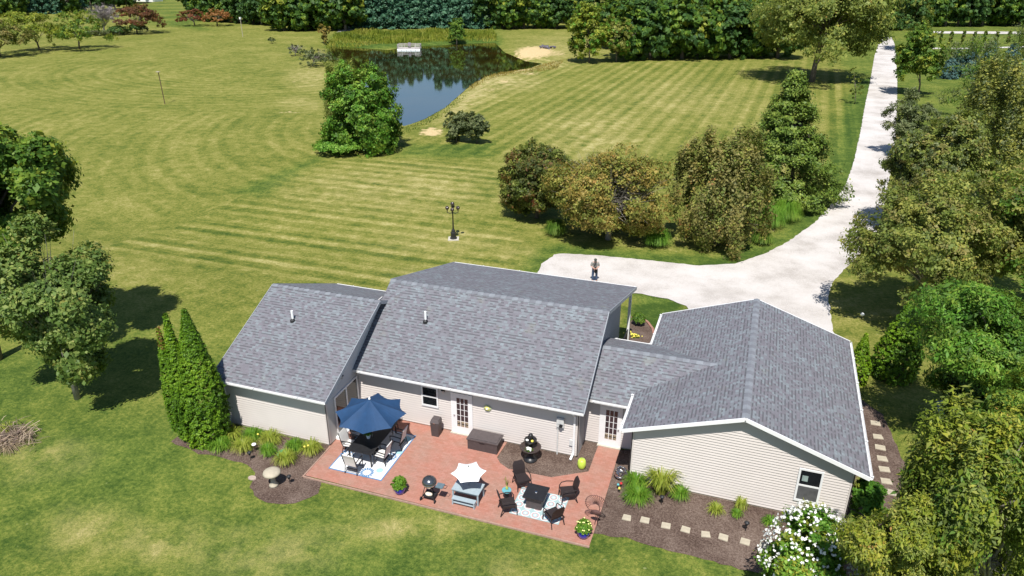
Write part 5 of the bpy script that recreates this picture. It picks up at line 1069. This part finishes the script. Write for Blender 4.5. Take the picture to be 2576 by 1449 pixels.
# silver ball sculpture
sb = thing('wire_ball', (18.02, 2.35, .05), 'shiny silver ball of woven metal bands by the garage corner', 'garden ornament'); m_ = MB(); rng = np.random.default_rng(8)
for k in range(16):
    n_ = unit(rng.normal(0, 1, (1, 3)))[0]; a = unit(np.cross(n_, [.3, .5, .8])[None])[0]; b2 = np.cross(n_, a); off = n_*rng.uniform(-.12, .12); rr_ = math.sqrt(max(.26**2-off@off, .01)); m_.tube([tuple(off+(a*math.cos(t)+b2*math.sin(t))*rr_+np.array([0, 0, .28])) for t in np.linspace(0, 2*PI, 17)], .016, 4)
m_.build('bands', M_steel, sb)
# peacock sculpture
pk = thing('peacock_sculpture', (17.62, -.62, PZ), 'rusty metal peacock sculpture with a curled fan at the patio edge', 'sculpture'); m_ = MB()
for k in range(18):
    a = PI*(k/17)*1.25-.4; r1_ = .42; pts_ = [(0, 0, 1.0), (math.cos(a)*r1_*.5, 0, 1.0+math.sin(a)*r1_*.5), (math.cos(a+.25)*r1_*.9, 0, 1.0+math.sin(a+.25)*r1_*.9), (math.cos(a+.6)*r1_, 0, 1.0+math.sin(a+.6)*r1_)]; m_.tube(pts_, .011, 4)
m_.build('fan', M_rust, pk); MB().tube([(.0, 0, .02), (.03, 0, .5)], .014, 5).build('leg', M_rust, pk); MB().tube([(.13, -.03, .02), (.08, 0, .5)], .014, 5).build('leg', M_rust, pk)
MB().ball((.02, 0, .6), (.2, .07, .11), 10).build('body', M_rust, pk); MB().tube([(.1, 0, .62), (.16, 0, .8), (.1, 0, 1.0), (0, 0, 1.02)], .016, 6).build('neck', M_rust, pk)
# glass balls on stakes
for x, y, c_, lb in ((1700, 1210, (.62, .04, .05), 'red'), (1690, 1217, (.08, .38, .42), 'teal'), (1696, 1232, (.75, .62, .12), 'yellow')):
    b = Zp(1760, 1160, *{'red': (412, 1225), 'teal': (375, 1240), 'yellow': (390, 1285)}[lb], 4.025)
    r_ = thing('stake_ball', b, '%s glass ball on a short stake left of the garage wall' % lb, 'garden ornament', 'coloured balls by the garage'); MB().tube([(0, 0, 0), (0, 0, .2)], .008, 5).build('stake', M_black, r_); MB().ball((0, 0, .24), .055, 8).build('ball', simple(lb+'_glass', c_, .15), r_, smooth=True)
# bird bath mushroom, green lid, stones
bb_ = thing('mushroom_ornament', (4.78, -2.62, .015), 'pale stone mushroom shaped ornament in the left mulch bed', 'garden ornament'); MB().lathe([(.2, 0), (.17, .06), (.1, .14), (.085, .5), (.12, .56)], 18).build('stem', M_stone, bb_, smooth=True); MB().lathe([(.1, .55), (.33, .58), (.36, .62), (.33, .68), (.2, .74), (.04, .76)], 26).build('cap', M_stone, bb_, smooth=True)
b = Zp(480, 1120, 1490, 975, 4.025); tag(MB().lathe([(.27, 0), (.26, .05), (.1, .07)], 26).build('access_lid', simple('green_plastic', (.03, .36, .22), .5), loc=(b.x, b.y, .015)), 'round green plastic lid set in the left mulch bed', 'lid')
b = Zp(480, 1120, 1115, 1270, 4.025); tag(MB().lathe([(.19, 0), (.18, .04)], 9, sy=.7).build('flat_stone', simple('pinkish_stone', (.42, .33, .28), .9), loc=(b.x, b.y, .015)), 'flat pinkish stone at the left rim of the mulch bed', 'stone')
def stakelight(b, lb, white=False):
    r_ = thing('garden_light', b, lb, 'garden light'); MB().tube([(0, 0, 0), (0, 0, .3)], .012, 5).build('stake', M_black, r_); MB().lathe([(.05, .3), (.06, .4)], 10).build('lamp', M_steel if white else M_blackmatte, r_); MB().lathe([(.10, .40), (.09, .43), (.02, .47)], 12).build('cap', M_white if white else M_black, r_)
stakelight(Zp(480, 1120, 1150, 950, 4.025), 'small garden light with a white cap in the left bed', True)
for (ox, oy, x, y, s_, lb) in [(480, 1120, 1095, 1050, 4.025, 'black garden light below the white capped one'), (480, 1120, 1570, 1340, 4.025, 'black garden light right of the stone mushroom'), (1760, 1160, 465, 1400, 4.025, 'black garden light left of the green clumps by the garage'), (1760, 1160, 900, 1430, 4.025, 'black garden light in front of the spiky plant'), (2180, 1380, 235, 890, 4.163, 'black garden light above the stepping stones')]: stakelight(Zp(ox, oy, x, y, s_), lb)
rr = random.Random(11)
def slab_(u, v, lb, grp, w_, h_, rz):
    b = G(u, v); o = MB().prism([(-w_/2, -h_/2), (w_/2, -h_/2+rr.uniform(-.02, .02)), (w_/2-rr.uniform(0, .04), h_/2), (-w_/2+rr.uniform(0, .04), h_/2)], 0, .035).build('stepping_stone', M_stone, loc=(b.x, b.y, b.z+.012), rz=rz); tag(o, lb, 'stepping stone', grp)
for i, (u, v) in enumerate([(1577, 1304), (1622, 1310), (1675, 1324), (1725, 1334), (1775, 1346), (1820, 1353), (1874, 1364), (1922, 1374)]): slab_(u, v, 'tan stepping stone, %s from the patio, in the garage bed' % ORD[i], 'stepping stones before the garage', .34, .30, rr.uniform(-.15, .15))
for i, (u, v) in enumerate([(2202, 1066), (2208, 1100), (2214, 1127), (2219, 1155), (2224, 1182), (2229, 1212), (2240, 1240)]): slab_(u, v, 'tan stepping stone, %s from the back, right of the garage' % ORD[i], 'stepping stones beside the garage', .42, .34, rr.uniform(-.1, .1))
# wall ornament
a = ony((1240+1790/8.05)*.8385, (1140+680/8.05)*.8385, MY-.06); wo = thing('wall_ornament', (a[0], MY-.045, a[2]), 'yellow and pale green flower ornament hung on the siding right of the door', 'wall ornament')
m_ = MB()
for k in range(6): q = 2*PI*k/6; m_.ball((.11*math.cos(q), -.02, .1*math.sin(q)), (.075, .02, .075), 8)
m_.build('petals', simple('sage_petals', (.45, .50, .28), .5), wo); MB().ball((0, -.05, 0), (.11, .03, .11), 10).build('centre', simple('yellow_centre', (.74, .70, .22), .4), wo); MB().tube([(.05*math.cos(t)*(1-t/14), -.085, .05*math.sin(t)*(1-t/14)) for t in np.linspace(0, 12, 24)], .01, 4).build('swirl', M_cream, wo)
# behind the house: shrub and yellow flowers at the porch
b = G(1606, 818); cc = b+Vector((0, 0, .4)); tree('shrub', 'round green shrub in the curved bed beside the back porch', b, cc, (.42, .42, .45), 'dome', L_green, 2200, .06, cat='shrub', tr=.02, nlimb=0)
fl = thing('flower_clump', G(1597, 848), 'low clump of yellow flowers in the curved bed by the porch', 'flowers'); V, F = blades(80, .3, .15, .03, np.random.default_rng(12)); o = bpy.data.objects.new('foliage', npmesh('foliage', V, F, [L_lawny])); col.objects.link(o); o.parent = fl
m_ = MB(); rr2 = random.Random(2)
for k in range(26): m_.ball((rr2.gauss(0, .18), rr2.gauss(0, .13), .17), .04, 5)
m_.build('bloom', M_yellow, fl)
# lawn lounge chair in the right shade, white globe light
lc = thing('lawn_chair', G(2385, 1078), 'blue grey reclining lawn chair in deep shade on the right', 'chair'); M_lc = simple('blue_grey_fabric', (.20, .26, .36), .6)
MB().box(-.28, .28, -.2, .35, .38, .42).build('seat', M_lc, lc); MB().beam((0, .33, .42), (0, .75, 1.0), .56, .04).build('backrest', M_lc, lc); MB().beam((0, -.2, .4), (0, -.6, .3), .52, .04).build('footrest', M_lc, lc)
for sx in (-.31, .31): MB().tube([(sx, -.45, 0), (sx, .5, .62)], .016, 6).build('leg', M_steel, lc); MB().tube([(sx, .55, 0), (sx, -.25, .6)], .016, 6).build('leg', M_steel, lc); MB().tube([(sx, -.25, .6), (sx, .5, .62)], .022, 6).build('armrest', M_steel, lc)
lc.rotation_euler.z = .5
gl = thing('globe_light', G(2167, 802), 'small white globe on a stake in the shade beside the driveway', 'garden light'); MB().tube([(0, 0, 0), (0, 0, .2)], .02, 6).build('stake', M_black, gl); MB().ball((0, 0, .3), .11, 10).build('globe', M_cream, gl, smooth=True)
# street lamp
lp = thing('street_lamp', G(1141, 601), 'ornate black five globe lamp post on a square concrete pad in the lawn', 'lamp post', rz=.35); M_globe = simple('smoked_globe', (.06, .045, .04), .12, spec=.7)
MB().box(-.42, .42, -.42, .42, -.02, .05).build('pad', M_concrete, lp)
MB().lathe([(.30, .05), (.28, .12), (.22, .16), (.21, .55), (.17, .6), (.15, .72), (.1, .8), (.07, .86)], 8).build('base', M_black, lp); MB().lathe([(.065, .86), (.05, 1.5), (.045, 2.35), (.07, 2.4), (.05, 2.45)], 12).build('post', M_black, lp)
MB().tube([(0, 0, 2.42), (0, 0, 2.75)], .035, 8).build('stem', M_black, lp); MB().ball((0, 0, 2.90), .16, 12).build('globe', M_globe, lp, smooth=True)
for k in range(4):
    a = PI/2*k; c_, s_ = math.cos(a), math.sin(a); MB().tube([(0, 0, 2.2), (.22*c_, .22*s_, 2.12), (.42*c_, .42*s_, 2.2), (.42*c_, .42*s_, 2.42)], [.035, .03, .03, .045], 8).build('arm', M_black, lp); MB().ball((.42*c_, .42*s_, 2.57), .155, 12).build('globe', M_globe, lp, smooth=True)
# poles in the field
pl = thing('feeder_pole', G(415, 262), 'thin rusty pole with a small flat top in the left field', 'pole'); MB().tube([(0, 0, 0), (-.1, 0, 4.6)], .055, 6).build('pole', M_rust, pl); MB().box(-.4, .12, -.18, .18, 4.6, 4.68).build('top', M_stone, pl)
pl = thing('birdhouse_pole', G(611, 93), 'tall pale pole with a small white birdhouse in the far field', 'birdhouse'); MB().tube([(0, 0, 0), (0, 0, 4.4)], .08, 6).build('pole', M_stone, pl); MB().prism([(-.2, -.2), (.2, -.2), (.2, .2), (-.2, .2)], 4.4, 4.9).build('birdhouse', M_white, pl)
# dock raft
b = onz(1030, 125, ZW); dk = thing('dock', (b[0], b[1], ZW), 'white and grey railed floating dock on the far side of the pond', 'dock'); dk.rotation_euler.z = ya_; M_dk = simple('weathered_wood', (.42, .38, .36), .85, var=.2)
MB().box(-2.7, 2.7, -1.4, 1.4, .32, .42).build('deck', M_dk, dk)
for k in range(5): MB().box(-2.68+k*1.08, -1.66+k*1.08, -1.42, -.7, -.12, .30).build('float', M_whitevinyl, dk)
for k, (ax, ay, bx, by) in enumerate([(-2.65, -1.35, -1.5, -1.35), (1.5, -1.35, 2.65, -1.35), (-2.65, 1.35, 2.65, 1.35), (-2.65, -1.35, -2.65, 1.35), (2.65, -1.35, 2.65, 1.35)]):
    m_ = MB()
    for zz in (.7, .98, 1.25): m_.beam((ax, ay, zz), (bx, by, zz), .05, .12)
    n_ = max(1, int(max(abs(bx-ax), abs(by-ay))/1.15))
    for q in range(n_+1): m_.box(ax+(bx-ax)*q/n_-.05, ax+(bx-ax)*q/n_+.05, ay+(by-ay)*q/n_-.05, ay+(by-ay)*q/n_+.05, .42, 1.3)
    m_.build('railing', M_dk, dk)
dc = thing('dock_chair', (b[0], b[1], ZW+.42), 'grey slatted chair standing on the dock', 'chair', rz=ya_); M_dc = simple('grey_plum_paint', (.20, .17, .20), .7)
MB().box(-.3, .3, -.3, .3, .38, .43).build('seat', M_dc, dc); MB().beam((0, .3, .42), (0, .5, 1.15), .6, .05).build('backrest', M_dc, dc)
for sx in (-.27, .27):
    for sy in (-.27, .27): MB().box(sx-.03, sx+.03, sy-.03, sy+.03, 0, .379).build('leg', M_dc, dc)
# rocks on the sandy bank
b = G(1376, 122); rk = MB(); rr2 = random.Random(6)
for k in range(26): rk.ball((rr2.gauss(0, .9), rr2.gauss(0, .5), rr2.uniform(.1, .55)), (rr2.uniform(.2, .4), rr2.uniform(.2, .35), rr2.uniform(.15, .3)), 5)
tag(rk.build('rock_pile', simple('dark_rock', (.13, .12, .15), .9, var=.4, scale=2), loc=b), 'heap of dark grey rocks on the sandy bank right of the pond', 'rocks')
# far house glimpse at the top of the hill
fh = thing('far_house', G(366, 3), 'white farmhouse at the top of the far green slope', 'house'); MB().box(-7, 7, -3, 3, 0, 3.4).build('wall', M_white, fh); MB().slab([(-7.5, -3.4, 3.3), (7.5, -3.4, 3.3), (7.5, 0, 5), (-7.5, 0, 5)], .1).slab([(-7.5, 0, 5), (7.5, 0, 5), (7.5, 3.4, 3.3), (-7.5, 3.4, 3.3)], .1).build('roof', simple('grey_roof', (.2, .2, .22), .8), fh)
for x in (-4.5, -1, 3): MB().box(x-.5, x+.5, -3.04, -3.001, 1, 2.4).build('window', M_glass, fh)
# person
def skin(name, pts, edges, rad, mat, parent, sub=1, root=0):
    me = bpy.data.meshes.new(name); me.from_pydata(pts, edges, []); me.materials.append(mat); o = bpy.data.objects.new(name, me); col.objects.link(o); o.parent = parent
    bpy.context.view_layer.objects.active = o; mo = o.modifiers.new('skin', 'SKIN'); mo.use_smooth_shade = True
    if not me.skin_vertices: me.attributes.new('x', 'FLOAT', 'POINT')
    bpy.context.view_layer.objects.active = o
    for v, r_ in zip(me.skin_vertices[0].data, rad): v.radius = (r_, r_) if not isinstance(r_, tuple) else r_
    me.skin_vertices[0].data[root].use_root = True; s_ = o.modifiers.new('sub', 'SUBSURF'); s_.levels = s_.render_levels = sub; return o
b = Vector((12.0, 23.6, 0)); b.z = hgt(12.0, 23.6)+.03
pe = thing('person', b, 'man in cap, grey shirt and jeans standing on the gravel looking down at his hands', 'person', rz=.28)
M_jean = simple('blue_jeans', (.045, .075, .14), .8, var=.2); M_shirt = simple('grey_shirt', (.25, .25, .23), .85); M_cap = simple('dark_cap', (.05, .06, .05), .8); M_shoe = simple('dark_shoe', (.04, .04, .05), .7)
# faces -y (towards the camera): continuous body, head bent forward, both forearms brought together in front
P_ = [(0, 0, .95), (0, .01, 1.15), (0, .0, 1.33), (0, -.03, 1.47), (0, -.10, 1.56), (0, -.16, 1.64),
      (-.10, 0, .90), (-.12, -.01, .5), (-.13, .02, .09), (-.14, -.13, .05), (.10, 0, .90), (.12, -.01, .5), (.13, .02, .09), (.14, -.13, .05),
      (-.19, 0, 1.40), (-.27, -.02, 1.13), (-.07, -.26, 1.08), (.19, 0, 1.40), (.27, -.02, 1.13), (.07, -.26, 1.08)]
E_ = [(0, 1), (1, 2), (2, 3), (3, 4), (4, 5), (0, 6), (6, 7), (7, 8), (8, 9), (0, 10), (10, 11), (11, 12), (12, 13), (2, 14), (14, 15), (15, 16), (2, 17), (17, 18), (18, 19)]
Rd = [(.16, .12), (.16, .12), (.17, .12), .06, .085, .09, .095, .068, .045, .04, .095, .068, .045, .04, .065, .045, .03, .065, .045, .03]
skin('body', P_, E_, Rd, M_skin, pe, 2)
skin('shirt', [(0, 0, .98), (0, .01, 1.16), (0, 0, 1.36), (0, -.02, 1.45), (-.2, 0, 1.39), (-.28, -.02, 1.16), (.2, 0, 1.39), (.28, -.02, 1.16)], [(0, 1), (1, 2), (2, 3), (2, 4), (4, 5), (2, 6), (6, 7)], [(.19, .145), (.185, .14), (.19, .14), .09, .085, .075, .085, .075], M_shirt, pe, 2)
skin('jeans', [(0, 0, .98), (-.10, 0, .86), (-.125, -.01, .5), (-.135, .02, .1), (.10, 0, .86), (.125, -.01, .5), (.135, .02, .1)], [(0, 1), (1, 2), (2, 3), (0, 4), (4, 5), (5, 6)], [(.17, .13), .115, .085, .075, .115, .085, .075], M_jean, pe, 2)
for sx in (-.137, .137): MB().ball((sx, -.05, .045), (.055, .15, .05), 8).build('shoe', M_shoe, pe, smooth=True)
MB().ball((0, -.14, 1.675), (.105, .12, .09), 10).add([(-.08, -.22, 1.66), (.08, -.22, 1.66), (.07, -.32, 1.60), (-.07, -.32, 1.60), (-.08, -.22, 1.64), (.08, -.22, 1.64), (.07, -.32, 1.585), (-.07, -.32, 1.585)], [(0, 1, 2, 3), (7, 6, 5, 4), (2, 1, 5, 6), (3, 2, 6, 7), (0, 3, 7, 4)]).build('cap', M_cap, pe, smooth=True)
for sx in (-1, 1):
    MB().ball((sx*.06, -.30, 1.07), (.04, .05, .02), 8).tube([(sx*.04, -.33, 1.08), (sx*.02, -.37, 1.08)], .009, 5).tube([(sx*.055, -.335, 1.075), (sx*.04, -.38, 1.07)], .009, 5).tube([(sx*.07, -.335, 1.07), (sx*.06, -.375, 1.06)], .009, 5).tube([(sx*.085, -.33, 1.065), (sx*.08, -.365, 1.055)], .008, 5).tube([(sx*.03, -.28, 1.08), (sx*.0, -.31, 1.095)], .010, 5).build('hand', M_skin, pe, smooth=True)
for sx in (-.035, .035): MB().ball((sx, -.235, 1.62), .010, 6).build('eye', M_black, pe)
MB().tube([(0, -.245, 1.61), (0, -.262, 1.585), (0, -.245, 1.575)], .012, 5).build('nose', M_skin, pe)
hc = MB().box(-.12, .12, -.37, -.27, 1.035, 1.055).build('remote_controller', M_blackmatte, pe); hc.name = 'handheld_controller'; 
hc.parent = None; hc.location = b; hc.rotation_euler.z = .28; tag(hc, 'dark handheld controller held in both hands of the man', 'controller')
bag = MB().tube([(-.14, -.1, 1.40), (.0, -.16, 1.15), (.13, -.12, .95)], .02, 6).box(-.02, .17, -.22, -.12, .72, .98).build('bag', M_blackmatte, loc=b, rz=.28); tag(bag, 'black bag hanging at the front of the standing man', 'bag')
